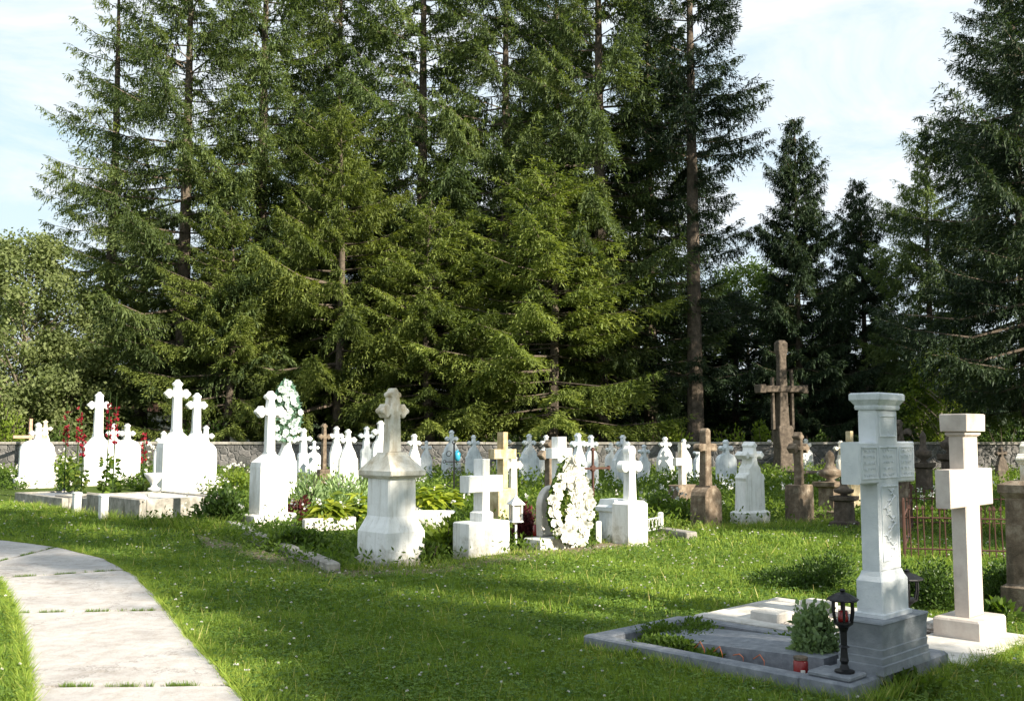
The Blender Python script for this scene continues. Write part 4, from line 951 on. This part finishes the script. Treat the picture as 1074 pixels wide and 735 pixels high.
MB().loft([(1.521, .135, .065), (1.535, .15, .08), (1.55, .15, .08), (1.555, .14, .07), (1.562, .175, .105), (1.688, .178, .108), (1.696, .170, .10)], .006).build('capital', 'limestone', t_)

# ---------------------------------------------------------------- small items in the middle
p = gp(541, 577); t_ = thing('post_lantern', 'white house-shaped lantern on a thin post right of the low white cross', 'lantern', p, .4); k = p.y / FPX
zz = zat(p.y, 541, 548); zt = zat(p.y, 541, 529); zr = zat(p.y, 541, 521)
MB().tube([(0, 0, -.1), (0, 0, zz)], .018, 8).build('post', 'whiteiron', t_)
MB().loft([(zz, .06, .06), (zz + .015, .085, .085), (zz + .03, .075, .075)], .004).build('floor', 'whiteiron', t_)
for a, b in ((-1, -1), (1, -1), (1, 1), (-1, 1)): MB().box(a * .065 - .010, a * .065 + .010, b * .065 - .010, b * .065 + .010, zz + .031, zt, .002).build('corner_bar', 'whiteiron', t_)
MB().loft([(zz + .032, .055, .055), (zt, .055, .055)], .002).build('pane', 'glasslamp', t_)
MB().loft([(zt + .001, .10, .10), (zt + .015, .10, .10), (zr, .02, .02), (zr + .03, .012, .012)], .003).build('roof', 'whiteiron', t_)
def candle(label, px, by, dz, h, r, mat='red'):
    p = gp(px, by); t_ = thing('votive_candle', label, 'candle', (p.x, p.y, dz), 0)
    MB().lathe([(0, r * .9), (h * .1, r), (h * .6, r), (h * .7, r * .6)], 12).build('jar', mat, t_, smooth=True)
    MB().lathe([(h * .701, r * .75), (h * .8, r * .75), (h, r * .15)], 12).build('lid', 'tan' if mat == 'red' else mat, t_)
candle('small red candle on the white block, left of the flower wreath', 563, 574, .16, .24, .055)
candle('small white candle next to the red one at the foot of the wreath', 570, 573, .16, .13, .04, 'candle')
candle('red candle standing on the base of the big white stepped gravestone', 774, 549, .28, .22, .05)
def hugvol(): pass

hostapoly = [tuple(gp(*q)[:2]) for q in ((312, 560), (312, 530), (400, 530), (485, 530), (485, 562), (380, 562))]
leftpoly = [tuple(gp(*q)[:2]) for q in ((-20, 520), (60, 508), (250, 520), (240, 552), (130, 552), (0, 545))]
weeds()
# ---------------------------------------------------------------- wall
YW = 38.0
def wallseg(label, x0, x1, y0, y1, h):
    d = Vector((x1 - x0, y1 - y0, 0)); t_ = thing('churchyard_wall', label, 'wall', (x0, y0, 0), math.atan2(d.y, d.x)); L_ = d.length
    MB().box(0, L_, 0, .45, -.2, h - .10, .02).build('masonry', 'rubble', t_)
    m_ = MB(); n = int(L_ / 1.2)
    for i in range(n): m_.box(i * L_ / n + .006, (i + 1) * L_ / n - .006, -.05, .50, h - .098, h + random.uniform(-.012, .012), .015)
    m_.build('coping', 'kerb', t_)
wallseg('long low rubble stone wall running behind all the graves, under the spruces', -30, 34, YW + .8, YW - .6, 1.30)

# ---------------------------------------------------------------- spruces
def spruce_mesh(seed, H, Rad, zlow, droop, dens=1.0, sparse=0.0, tuft=.20, hang=.50, wd=.050):
    g = np.random.default_rng(seed); P = []; V_ = []; tb = MB()
    n = 12; bend = g.normal(0, .12, 2)
    tp = [(bend[0] * math.sin(i / n * 3), bend[1] * math.sin(i / n * 2.5), -.3 + (H + .3) * i / n) for i in range(n + 1)]
    r0 = .0125 * H + .03
    tb.tube(tp, [r0 * (1 - i / n) ** .85 + .012 for i in range(n + 1)], 10)
    z = zlow; az0 = 0
    while z < H - .1:
        u = (z - zlow) / (H - zlow); 
        prof = (1 - u) ** .62 * (.82 + .18 * min(1, u * 6)) * (1 + .12 * math.sin(z * 2.1 + seed))
        if sparse: prof *= (1 if u > sparse else .55)
        nb = int(5 + 2 * g.random())
        for b in range(nb):
            if sparse and u < sparse and g.random() < .55: continue
            if g.random() < .10: continue
            az = az0 + b * 2 * math.pi / nb + g.normal(0, .25); Lb = max(.25, Rad * prof * g.uniform(.50, 1.28)); zb = z + g.normal(0, .07)
            a = droop * (1 - u) - .55 * u ** 1.5; bb = .62 * droop * (1 - u) + .16
            bv = g.uniform(-.2, .25); T = np.linspace(0, 1, 7); hx, hy = math.cos(az), math.sin(az)
            bz = zb - a * Lb * T + bb * Lb * T ** 2; wob = g.normal(0, .06) * Lb
            bx = T * Lb * hx - hy * wob * T ** 2; by = T * Lb * hy + hx * wob * T ** 2
            tb.tube([(bx[i], by[i], bz[i]) for i in (0, 3, 5, 6)], [.012 + .009 * Lb, .010 + .005 * Lb, .008, .004], 3, cap=False)
            nt_ = max(5, int(Lb / .095 * dens)); t_ = np.sort(g.uniform(.12 if Lb < 2 else .25, 1, nt_)); t_ = np.repeat(t_, 2); sgn = np.tile([1, -1], nt_); m = len(t_)
            cx = np.interp(t_, T, bx); cy = np.interp(t_, T, by); cz = np.interp(t_, T, bz)
            tl = (.25 + .42 * Lb * (1 - t_) ** .8 * np.minimum(1, .4 + 1.2 * t_)); tl = np.minimum(tl, 1.5) * g.uniform(.6, 1.2, m)
            f = np.array([hx, hy, 0]); s = np.array([-hy, hx, 0])
            d = f[None] * g.uniform(.45, .85, m)[:, None] + s[None] * (sgn * g.uniform(.5, .9, m))[:, None]
            d[:, 2] = -g.uniform(.0, .22 + droop * .3, m); d = unit(d)
            # end shoot
            cx = np.append(cx, bx[-1]); cy = np.append(cy, by[-1]); cz = np.append(cz, bz[-1]); d = np.vstack([d, [[hx, hy, .15]]]); tl = np.append(tl, .3)
            nn = np.maximum(1, (tl / (tuft * .42)).astype(int)); idx = np.repeat(np.arange(len(tl)), nn)
            pos = np.concatenate([np.arange(k) / k for k in nn]); N_ = len(idx)
            c0 = np.stack([cx, cy, cz], 1)[idx]; dd = d[idx]; q = pos * tl[idx]
            base = c0 + dd * q[:, None]; base[:, 2] -= .35 * q ** 2
            base += g.normal(0, .02, (N_, 3))
            dr = unit(dd + rdir(g, N_) * .36); ln = tuft * g.uniform(.6, 1.25, N_)
            nh = unit(np.array([0, 0, 1.]) + rdir(g, N_) * .7)
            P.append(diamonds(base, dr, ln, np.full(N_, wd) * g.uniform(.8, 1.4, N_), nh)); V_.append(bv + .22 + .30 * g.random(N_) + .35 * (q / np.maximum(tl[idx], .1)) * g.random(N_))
            hk = g.random(N_) < hang; hN = hk.sum()
            if hN:
                dr = unit(np.array([0, 0, -1.]) + rdir(g, hN) * .5 + dd[hk] * .3); ln = tuft * g.uniform(.7, 1.5, hN)
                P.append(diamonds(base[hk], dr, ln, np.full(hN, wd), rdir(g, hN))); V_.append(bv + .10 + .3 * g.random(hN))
        az0 += 1.1; z += g.uniform(.44, .66) / max(.6, dens) * (1 + .2 * (1 - u))
    return np.concatenate(P), np.concatenate(V_), tb
def spruce(label, px, d, H, mat, mesh, group='spruces behind the churchyard wall', sc_=(1, 1), rz=0.0, x=None, name='spruce_tree'):
    P, V_, tb = mesh
    loc = (x if x is not None else (px - CXP) / FPX * d, d, 0)
    t_ = thing(name, label, 'spruce', loc, rz, group)
    key = (id(mesh), mat)
    if key in CACHE:
        a, b = CACHE[key]; c1 = bpy.data.objects.new('trunk', a); c2 = bpy.data.objects.new('crown', b)
        for c in (c1, c2): C.objects.link(c); c.parent = t_
    else:
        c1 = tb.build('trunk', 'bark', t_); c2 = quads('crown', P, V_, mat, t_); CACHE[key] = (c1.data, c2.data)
    t_.scale = (sc_[0], sc_[0], sc_[1]); return t_
CACHE = {}
mA = spruce_mesh(1, 27, 6.0, 3.8, .55)
mB = spruce_mesh(2, 26, 5.4, 3.8, .60, dens=1.05, hang=.5)
mC = spruce_mesh(3, 16, 4.8, 2.9, .42, dens=1.15)
mD = spruce_mesh(4, 28, 5.0, 3.5, .45, sparse=.42, dens=1.0)
mE = spruce_mesh(5, 16, 3.5, 1.6, .55, dens=1.7, hang=.6)
mL = spruce_mesh(6, 25, 3.9, 3.0, .75, dens=.62, hang=.6)
spruce('sparse drooping spruce at the left end of the tall row', 108, 46, 0, 'spruce_gold', mL)
spruce('tall dense spruce, second in the row from the left, lit on its right flank', 190, 44, 0, 'spruce', mA, rz=1)
spruce('tall spruce behind the high white cross, its dark trunk visible low down', 272, 47, 0, 'spruce', mA, rz=3, sc_=(1.05, 1.08))
spruce('shorter bright-needled spruce in front, above the stepped white gravestones', 352, 42.5, 0, 'spruce_gold', mC, sc_=(1.0, 1.0))
spruce('tall spruce rising behind the tan-topped pedestal', 440, 47, 0, 'spruce', mB, rz=2, sc_=(1.15, 1.12))
spruce('tall spruce rising behind the tan square cross', 528, 46, 0, 'spruce', mA, rz=5, sc_=(.95, 1.06))
spruce('low broad spruce with bright yellow-green boughs above the flower wreath', 578, 41.5, 0, 'spruce_gold', mC, rz=2, sc_=(1.12, .82))
spruce('low bright spruce between the tan-topped pedestal and the low white cross', 455, 42, 0, 'spruce_gold', mC, rz=4, sc_=(.95, .72))
spruce('low bright-green spruce behind the high white cross with the silver wreath', 235, 42, 0, 'spruce_gold', mC, rz=1, sc_=(.8, .7))
spruce('tall spruce with a bare dark trunk behind the paired gravestones', 632, 45, 0, 'spruce', mB, rz=4, sc_=(1.08, 1.15))
spruce('tall spruce with a long bare trunk behind the tall brown cross', 729, 44, 0, 'spruce_shaded', mD, rz=1.3)
spruce('narrow pointed dark spruce behind the very tall cross', 840, 47, 0, 'spruce_shaded', mE, sc_=(.85, 1.04))
spruce('smallest pointed dark spruce behind the big foreground cross', 905, 50, 0, 'spruce_shaded', mE, rz=2, sc_=(.85, .90))
spruce('mid-height spruce with yellow-lit boughs behind the pink limestone cross', 984, 45, 0, 'spruce', mC, rz=3, sc_=(.82, 1.0))
spruce('very large dark spruce filling the right border', 1116, 34, 0, 'spruce_shaded', mA, rz=2.2, sc_=(.98, .97))
spruce('tall shaded spruce filling the gap left of the bare-trunked one', 682, 50, 0, 'spruce_shaded', mB, rz=.7, sc_=(1.0, .95))
spruce('spruce of the back row between the two left-hand giants', 148, 54, 0, 'spruce', mB, rz=2.4, sc_=(1.1, 0.55))
spruce('back-row spruce seen between the third trunk and the short bright spruce', 318, 55, 0, 'spruce', mA, rz=4.4, sc_=(1.1, 0.6))
spruce('back-row spruce filling the centre of the row', 392, 54, 0, 'spruce_shaded', mB, rz=.4, sc_=(1.1, 0.6))
spruce('back-row spruce just right of centre', 487, 55, 0, 'spruce_shaded', mA, rz=.9, sc_=(1.05, 0.58))
spruce('back-row spruce above the flower wreath', 585, 54, 0, 'spruce_shaded', mA, rz=1.9, sc_=(1.05, 0.62))
spruce('back-row dark spruce beside the bare-trunked one', 770, 53, 0, 'spruce_shaded', mC, rz=1.9, sc_=(1.0, .58))
spruce('dark low spruce between the two pointed ones', 872, 55, 0, 'spruce_shaded', mC, rz=.5, sc_=(.9, .45))
spruce('dark low spruce right of the smallest pointed one', 943, 54, 0, 'spruce_shaded', mC, rz=2.5, sc_=(.9, .50))
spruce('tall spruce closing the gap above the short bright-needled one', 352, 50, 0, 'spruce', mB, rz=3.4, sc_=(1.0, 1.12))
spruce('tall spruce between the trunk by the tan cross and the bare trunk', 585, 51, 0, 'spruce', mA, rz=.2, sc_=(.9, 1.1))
spruce('second very large dark spruce at the right border, behind the first', 1078, 43, 0, 'spruce_shaded', mB, rz=5.2, sc_=(.85, 1.0))
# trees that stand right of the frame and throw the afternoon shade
spruce('small spruce outside the right border whose shade dapples the brown crosses', 0, 6.0, 0, 'spruce_shaded', mE, x=18.3, rz=.3, sc_=(.8, .72), group='trees right of the view')
spruce('big spruce outside the right border shading the back row of gravestones', 0, 12, 0, 'spruce_shaded', mB, x=22.5, rz=1.3, group='trees right of the view')
spruce('farthest big spruce outside the right border', 0, 40, 0, 'spruce_shaded', mA, x=31, rz=2.3, group='trees right of the view')

# ---------------------------------------------------------------- leafy trees
def leafy(label, loc, H, crown_r, zlow, mat, seed, nclump=70, leaves=260, leaf=.13, cl=.8, group=None, bark='palebark', name='leafy_tree', cat='tree', elong=1.0):
    g = np.random.default_rng(seed); t_ = thing(name, label, cat, loc, 0, group); tb = MB(); P = []; V_ = []
    r0 = .014 * H + .05
    tp = [(.15 * math.sin(i * .9 + seed), .12 * math.cos(i * 1.1), -.3 + (H * .85 + .3) * i / 8) for i in range(9)]
    tb.tube(tp, [r0 * (1 - i / 8.6) ** .9 for i in range(9)], 10)
    for i in range(nclump):
        u = (i + .5) / nclump; z = zlow + (H - zlow) * (u ** .85); rr = crown_r * math.sin(math.pi * min(1, .18 + .80 * u)) ** .6 * g.uniform(.45, 1.08)
        az = i * 2.4 + g.normal(0, .3); e = np.array([rr * math.cos(az), rr * math.sin(az), z])
        zs = max(zlow * .6, z - rr * .75); j = min(8, zs / (H * .85) * 8); a = tp[int(j)]
        tb.tube([(a[0], a[1], zs), (e[0] * .5, e[1] * .5, (zs + z) / 2 + .1), tuple(e)], [.02 + .012 * rr, .015 + .006 * rr, .006], 4, cap=False)
        n = int(leaves * g.uniform(.6, 1.3)); s = cl * g.uniform(.6, 1.25)
        p = e[None] + unit(g.normal(size=(n, 3))) * (g.random((n, 1)) ** .6) * s * np.array([1, 1, .62 * elong])
        d = unit(rdir(g, n) + np.array([0, 0, -.25])); ln = leaf * g.uniform(.6, 1.3, n)
        P.append(diamonds(p, d, ln, ln * .6, rdir(g, n))); V_.append(.45 * g.random(n) + .5 * g.random())
    tb.build('trunk', bark, t_); quads('crown', np.concatenate(P), np.concatenate(V_), mat, t_)
    return t_
leafy('pale feathery leafy tree at the far left beside the spruce row', gd(24, 43), 9.9, 3.4, 1.6, 'paleleaf', 5, nclump=90, leaves=420, leaf=.17, cl=1.2)
leafy('low pale leafy tree filling the gap under the leftmost spruce', gd(72, 43.5), 5.6, 2.2, 1.0, 'paleleaf', 15, nclump=60, leaves=300, leaf=.17, cl=1.1)
leafy('dark leafy tree cut by the left border', gd(-25, 46), 4.4, 2.2, .8, 'box', 16, nclump=50, leaves=300, leaf=.15, cl=.9)
leafy('green leafy tree visible between the bare trunk and the narrow spruce', gd(788, 58), 11.2, 3.6, 1.0, 'leaf', 6, nclump=80, leaves=380, leaf=.18, cl=1.2)
leafy('leafy tree in the dark gap behind the paired gravestones', gd(665, 62), 9, 4.5, 1.0, 'leaf', 8, nclump=70, leaves=300, leaf=.2, cl=1.3)
leafy('bright young leafy tree between the foreground crosses', gd(985, 41), 4.9, 1.5, .9, 'bushleaf', 9, nclump=34, leaves=150, leaf=.14, cl=.55)
leafy('bright young leafy tree just left of the pink limestone cross', gd(962, 43), 4.0, 1.1, .9, 'leaf', 10, nclump=26, leaves=140, leaf=.14, cl=.5)
def shade(label, along, perp, H, cr, zlow, seed, **kw):
    q = SUN_AZ * along + Vector((-SUN_AZ.y, SUN_AZ.x, 0)) * perp
    return leafy(label, (q.x, q.y, 0), H, cr, zlow, 'leaf', seed, group='trees right of the view', **kw)
shade('leafy tree outside the right border whose shade falls on the carved cross', 13.0, 5.9, 11, 1.7, 2.8, 31, nclump=70, leaves=300, cl=.75, leaf=.14)
shade('tall high-crowned tree outside the right border whose shade crosses the lawn', 15.5, 7.5, 20, 2.5, 11.8, 33, nclump=110, leaves=300, cl=.85, leaf=.14)
shade('smaller leafy tree behind the photographer on the right, shading the near grass', 9.5, 5.0, 8.0, 1.5, 2.6, 32, nclump=56, leaves=240, cl=.65, leaf=.14)
# bushes along the far side of the wall
BL = [(215, 470, 70, 40, 'box', 'dark bush behind the wall below the second spruce'), (300, 470, 60, 30, 'box', 'dark bush behind the wall near the slim blue-white stone'),
      (472, 470, 60, 34, 'bushleaf', 'yellow-green bush behind the wall above the iron cross'), (525, 470, 50, 22, 'leaf', 'green bush behind the wall above the tan cross'),
      (608, 470, 46, 24, 'bushleaf', 'yellow-green bush behind the wall left of the bare trunk'), (668, 470, 76, 32, 'bushleaf', 'broad sunny bush behind the wall above the lone white gravestone'),
      (705, 470, 50, 26, 'bushleaf', 'sunny bush touching the bare spruce trunk'), (765, 470, 46, 26, 'bushleaf', 'small sunny bush right of the bare spruce trunk'),
      (800, 470, 40, 30, 'bushleaf', 'sunny bush just left of the very tall cross'), (856, 470, 40, 20, 'leaf', 'low bush just right of the very tall cross'),
      (1000, 470, 70, 50, 'leaf', 'leafy bush behind the wall at the pink limestone cross'), (1050, 470, 60, 30, 'box', 'dark bush behind the wall at the right border'),
      (6, 462, 60, 44, 'bushleaf', 'sunny green bush at the far left beyond the wall'), (62, 462, 60, 30, 'leaf', 'green bush beyond the wall behind the left cluster'), (385, 470, 70, 24, 'box', 'dark bush behind the wall left of the tan-topped pedestal'), (560, 470, 60, 20, 'box', 'dark bush behind the wall above the arched stone'), (905, 470, 60, 26, 'box', 'dark bush behind the wall at the foreground cross')]
for i, (px, py, w_, h_, mt, lb) in enumerate(BL):
    Y = 40.3 + (i % 3) * .7; q = gd(px, Y); k = Y / FPX; t_ = thing('garden_bush', lb, 'bush', q, 0, 'bushes beyond the wall'); gg = np.random.default_rng(60 + i)
    hh = zat(Y, px, py - h_); P, v = leafmass(gg, 2600, (0, 0, 0), (w_ * k / 2, w_ * k / 2.5, hh / 1.05), .15, .5, .4); quads('foliage', P, v, mt, t_)
    m_ = MB()
    for j in range(6): a = j * 1.05; m_.tube([(0, 0, -.1), (math.cos(a) * .35, math.sin(a) * .3, hh * .5), (math.cos(a) * .6, math.sin(a) * .5, hh * .85)], [.03, .02, .008], 5)
    m_.build('stem', 'bark', t_)
# far wood closing the view
g = np.random.default_rng(90); n = 90000
xx = g.uniform(-75, 75, n); yy = g.uniform(72, 84, n); top = 5.5 + 1.8 * np.sin(xx * .31) + 1.3 * np.sin(xx * .83 + 2) + .8 * np.sin(xx * 1.9); top = np.where(xx < -24, top * .55, top)
zz = top * g.random(n) ** .8
o = quads('distant_woods', diamonds(np.stack([xx, yy, zz], 1), rdir(g, n), g.uniform(.35, .8, n), g.uniform(.2, .45, n), rdir(g, n)), .2 + .5 * g.random(n), 'spruce_shaded'); tag(o, 'far woods closing the view between the spruce trunks', 'distant woods', kind='stuff')
# house glimpsed between the left trunks
def house(label, px, d, w_, dp, hw_, hr, rot):
    q = gd(px, d); t_ = thing('village_house', label, 'house', q, rot)
    MB().box(-w_ / 2, w_ / 2, 0, dp, -.3, hw_, .02).build('wall', 'cream', t_)
    m_ = MB(); e = .5
    m_.rings([[(x, -e, hw_ - .15), (x, dp + e, hw_ - .15), (x, dp / 2, hw_ + hr)] for x in (-w_ / 2 - e, w_ / 2 + e)]); rf = m_.build('roof', 'roof', t_)
    MB().box(w_ * .2, w_ * .2 + .6, dp / 2 - .9, dp / 2 - .3, hw_ + hr * .5, hw_ + hr + .8, .02).build('chimney', 'kerb', rf)
    for sx_ in (-.32, 0, .32):
        f = MB().box(sx_ * w_ - .65, sx_ * w_ + .65, -.06, -.003, 1.1, 2.5, .01).build('window', 'whiteiron', t_)
        MB().box(sx_ * w_ - .5, sx_ * w_ + .5, -.09, -.063, 1.25, 2.35, .01).build('pane', 'blackiron', f)
house('house with a red tiled roof glimpsed between the left spruce trunks', 212, 66, 10, 8, 3.2, 3.6, R(8))
house('second red-roofed house glimpsed behind the leftmost spruces', 96, 92, 12, 8, 3.4, 3.4, R(-12))

# ---------------------------------------------------------------- bed plants
def hosta(label, px, py, wpx, hpx, seed, n=46, leaf=.26, mat='hosta'):
    p = gp(px, py); k = p.y / FPX; t_ = thing('hosta_plant', label, 'plant', p, 0, 'hostas'); g = np.random.default_rng(seed); P = []; V_ = []
    r = wpx * k / 2; h = hpx * k; a = g.uniform(0, 6.28, n); q = g.random(n) ** .6
    b = np.stack([np.cos(a) * q * r * .5, np.sin(a) * q * r * .4, h * (1 - q * .5) * g.uniform(.6, 1, n)], 1)
    d = unit(np.stack([np.cos(a), np.sin(a), g.uniform(-.5, .3, n)], 1)); ln = leaf * g.uniform(.7, 1.2, n); nh = unit(np.array([0, 0, 1.]) + rdir(g, n) * .35)
    s = unit(np.cross(d, nh)); mid = b + d * ln[:, None] * .4; w_ = (ln * .34)[:, None]; up = nh * .02
    P.append(np.stack([b, mid + s * w_ + up, b + d * ln[:, None] - [0, 0, .03], mid], 1)); P.append(np.stack([b, mid, b + d * ln[:, None] - [0, 0, .03], mid - s * w_ + up], 1)); v = g.random(n)
    quads('leaves', np.concatenate(P), np.concatenate([v, v]), mat, t_)
    m_ = MB()
    for i in range(8): m_.tube([(0, 0, -.03), (math.cos(i) * r * .3, math.sin(i) * r * .25, h * .6)], .008, 4)
    m_.build('stalk', 'weed', t_)
hosta('large yellow-green hosta left of the tan-topped pedestal', 345, 553, 60, 36, 1, 90)
hosta('yellow-green hosta tucked against the left side of the pedestal', 374, 550, 34, 34, 2, 50)
hosta('yellow-green hosta growing over the trough right of the pedestal', 452, 547, 50, 44, 3, 90)
hosta('smaller yellow-green hosta near the black iron cross', 470, 540, 34, 34, 4, 50)
plant('garden_phlox', 'tall pale green phlox stand left of the pedestal', 'plant', 322, 538, 44, 52, .12, 'mint', 900, 41, asp=.35, up=.9)
plant('garden_phlox', 'tall pale green phlox stand behind the large hosta', 'plant', 360, 532, 60, 50, .12, 'mint', 900, 42, asp=.35, up=.9)
plant('rose_bush', 'dark green rambling bush between the tall cross block and the high white cross', 'bush', 232, 552, 60, 44, .10, 'box', 1800, 43)
plant('flower_bush', 'yellowish flowering bush in front of the wall near the high white cross', 'bush', 250, 520, 50, 36, .11, 'bushleaf', 1400, 44, flowers=('petal', 40, .05))
plant('rust_leaf_shrub', 'reddish leaved shrub right of the high white cross', 'shrub', 312, 548, 26, 30, .09, 'darkred', 500, 45)
plant('dark_red_shrub', 'dark red leaved shrub between the white lantern and the wreath', 'shrub', 553, 570, 32, 44, .085, 'darkred', 1200, 46)
plant('fern_clump', 'leafy green clump at the left foot of the low white cross', 'plant', 470, 580, 44, 34, .10, 'bushleaf', 900, 47)
plant('fern_clump', 'low leafy clump filling the kerbed bed left of the pedestal', 'plant', 310, 578, 80, 22, .09, 'weed', 1500, 48, depth=.7)
plant('fern_clump', 'small leafy clump at the right foot of the tan-topped pedestal', 'plant', 452, 590, 30, 22, .09, 'weed', 500, 49)
plant('white_phlox', 'bush with white blossom heads behind the left urn', 'flower bush', 152, 506, 34, 44, .10, 'weed', 900, 50, flowers=('petal', 60, .08))
plant('white_phlox', 'green plant with white blossom heads between the two left-hand gravestones', 'flower bush', 66, 510, 40, 40, .10, 'bushleaf', 1100, 51, flowers=('petal', 40, .07))
plant('blue_flowers', 'clump with blue blossoms behind the leftmost white gravestone', 'flower bush', 60, 498, 18, 28, .09, 'weed', 300, 52, flowers=('bluepetal', 40, .05))
plant('blue_flowers', 'low blue flowers lying on the dark kerbed grave at the left', 'flower bush', 65, 520, 20, 9, .06, 'bluepetal', 200, 53)
plant('daisy_clump', 'green clump dotted with white daisies near the rusty iron cross', 'flower bush', 700, 545, 60, 36, .09, 'weed', 1100, 54, flowers=('petal', 26, .05))
plant('weedy_clump', 'lush weeds between the budded cross and the tall brown cross', 'plant', 715, 550, 50, 26, .09, 'weed', 900, 55)
# foreground plants
def loc_plant(name, label, cat, loc, r, h, leaf, mat, n, seed, **kw):
    t_ = thing(name, label, cat, loc, 0); gg = np.random.default_rng(seed); P, v = leafmass(gg, n, (0, 0, 0), (r, r * kw.get('dp', 1), h), leaf, kw.get('asp', .5), .35, lump=kw.get('lump', 5)); quads('foliage', P, v, mat, t_)
    m_ = MB()
    for i in range(6): a = i * 1.05; m_.tube([(0, 0, -.04), (math.cos(a) * r * .3, math.sin(a) * r * .3, h * .5), (math.cos(a) * r * .5, math.sin(a) * r * .5, h * .8)], [.008, .006, .003], 4)
    m_.build('stem', 'weed', t_); return t_
loc_plant('sedum_plant', 'fleshy pale green sedum beside the foreground lantern', 'plant', gl(.56, .60, .03), .17, .44, .042, 'mint', 5200, 71, asp=.75, lump=9)
loc_plant('boxwood_shrub', 'boxwood shrub left of the foreground cross, behind the pebble grave', 'shrub', gp(862, 616), .42, .42, .035, 'box', 5200, 72)
loc_plant('boxwood_shrub', 'low spreading boxwood shrub next to the pebble grave, farthest left', 'shrub', gp(818, 614), .50, .20, .035, 'box', 3000, 73)
loc_plant('boxwood_shrub', 'rounded boxwood shrub between the two foreground crosses', 'shrub', gp(972, 640), .42, .46, .035, 'box', 8000, 74)
loc_plant('boxwood_shrub', 'boxwood shrub right behind the foreground cross base', 'shrub', gp(938, 634), .36, .42, .035, 'box', 4000, 75)
loc_plant('boxwood_shrub', 'boxwood shrub right of the pink limestone cross', 'shrub', gp(1052, 636), .42, .46, .035, 'box', 7000, 76)
loc_plant('broadleaf_weed', 'broad-leaved weed at the right foot of the limestone cross', 'plant', gp(1050, 655), .18, .2, .08, 'weed', 260, 77)
loc_plant('grave_ivy', 'trailing green creeper along the front kerb of the grey ledger grave', 'plant', gl(1.5, .24, .03), .36, .13, .035, 'weed', 3600, 78, dp=.5)
loc_plant('grave_ivy', 'trailing green creeper at the foot end of the grey ledger grave', 'plant', gl(1.80, .7, .03), .42, .15, .035, 'weed', 3400, 79)
loc_plant('grave_ivy', 'sparse creeper between the grey ledger and the pebble grave', 'plant', gl(1.0, 1.08, .03), .30, .10, .04, 'weed', 800, 80)
loc_plant('grave_ivy', 'thin creeper near the orange wire hoops', 'plant', gl(1.2, .24, .03), .22, .07, .035, 'weed', 500, 81)
loc_plant('broadleaf_weed', 'dark broad leaves in the grass under the foreground cross footing', 'plant', gp(935, 722), .34, .13, .06, 'weed', 900, 82)
# hollyhocks
def hollyhock(label, px, Y, py_top, seed, lean=0):
    q = gd(px, Y); t_ = thing('hollyhock', label, 'hollyhock', q, 0, 'red hollyhocks'); h = zat(Y, px, py_top); g = np.random.default_rng(seed)
    MB().tube([(0, 0, -.05), (lean * .5, 0, h * .5), (lean, 0, h)], [.02, .014, .006], 6).build('stem', 'weed', t_)
    n = 20; z = h * g.uniform(.55, .90, n); a = g.uniform(0, 6.28, n); c = np.stack([lean * z / h + np.cos(a) * .035, np.sin(a) * .035, z], 1); P = []; V_ = []
    for k_ in range(6): P.append(diamonds(c, unit(rdir(g, n) + np.stack([np.cos(a), np.sin(a), 0 * a], 1) * .5), np.full(n, .055), np.full(n, .055), rdir(g, n), .6)); V_.append(g.random(n))
    quads('blossoms', np.concatenate(P), np.concatenate(V_), 'redpetal', t_)
    n = 70; z = h * g.uniform(.02, .42, n); a = g.uniform(0, 6.28, n); d = unit(np.stack([np.cos(a), np.sin(a), g.normal(0, .4, n)], 1)); ln = .15 * (1.3 - z / h)
    quads('leaves', diamonds(np.stack([0 * z, 0 * z, z], 1) + d * .06, d, ln, ln * .7, rdir(g, n)), g.random(n), 'weed', t_)
hollyhock('red hollyhock farthest left, nearest the short white gravestone', 71, 24.5, 420, 1)
hollyhock('red hollyhock just left of the slim white cross', 82, 24, 416, 2, .08)
hollyhock('short red hollyhock touching the shoulder of the slim white cross', 89, 23.5, 441, 3)
hollyhock('red hollyhock just right of the slim white cross', 114, 24, 412, 4, .05)
hollyhock('dark red hollyhock second right of the slim white cross', 121, 23.6, 416, 5, .04)
hollyhock('low red hollyhock left of the tallest white cross', 153, 23, 447, 6)
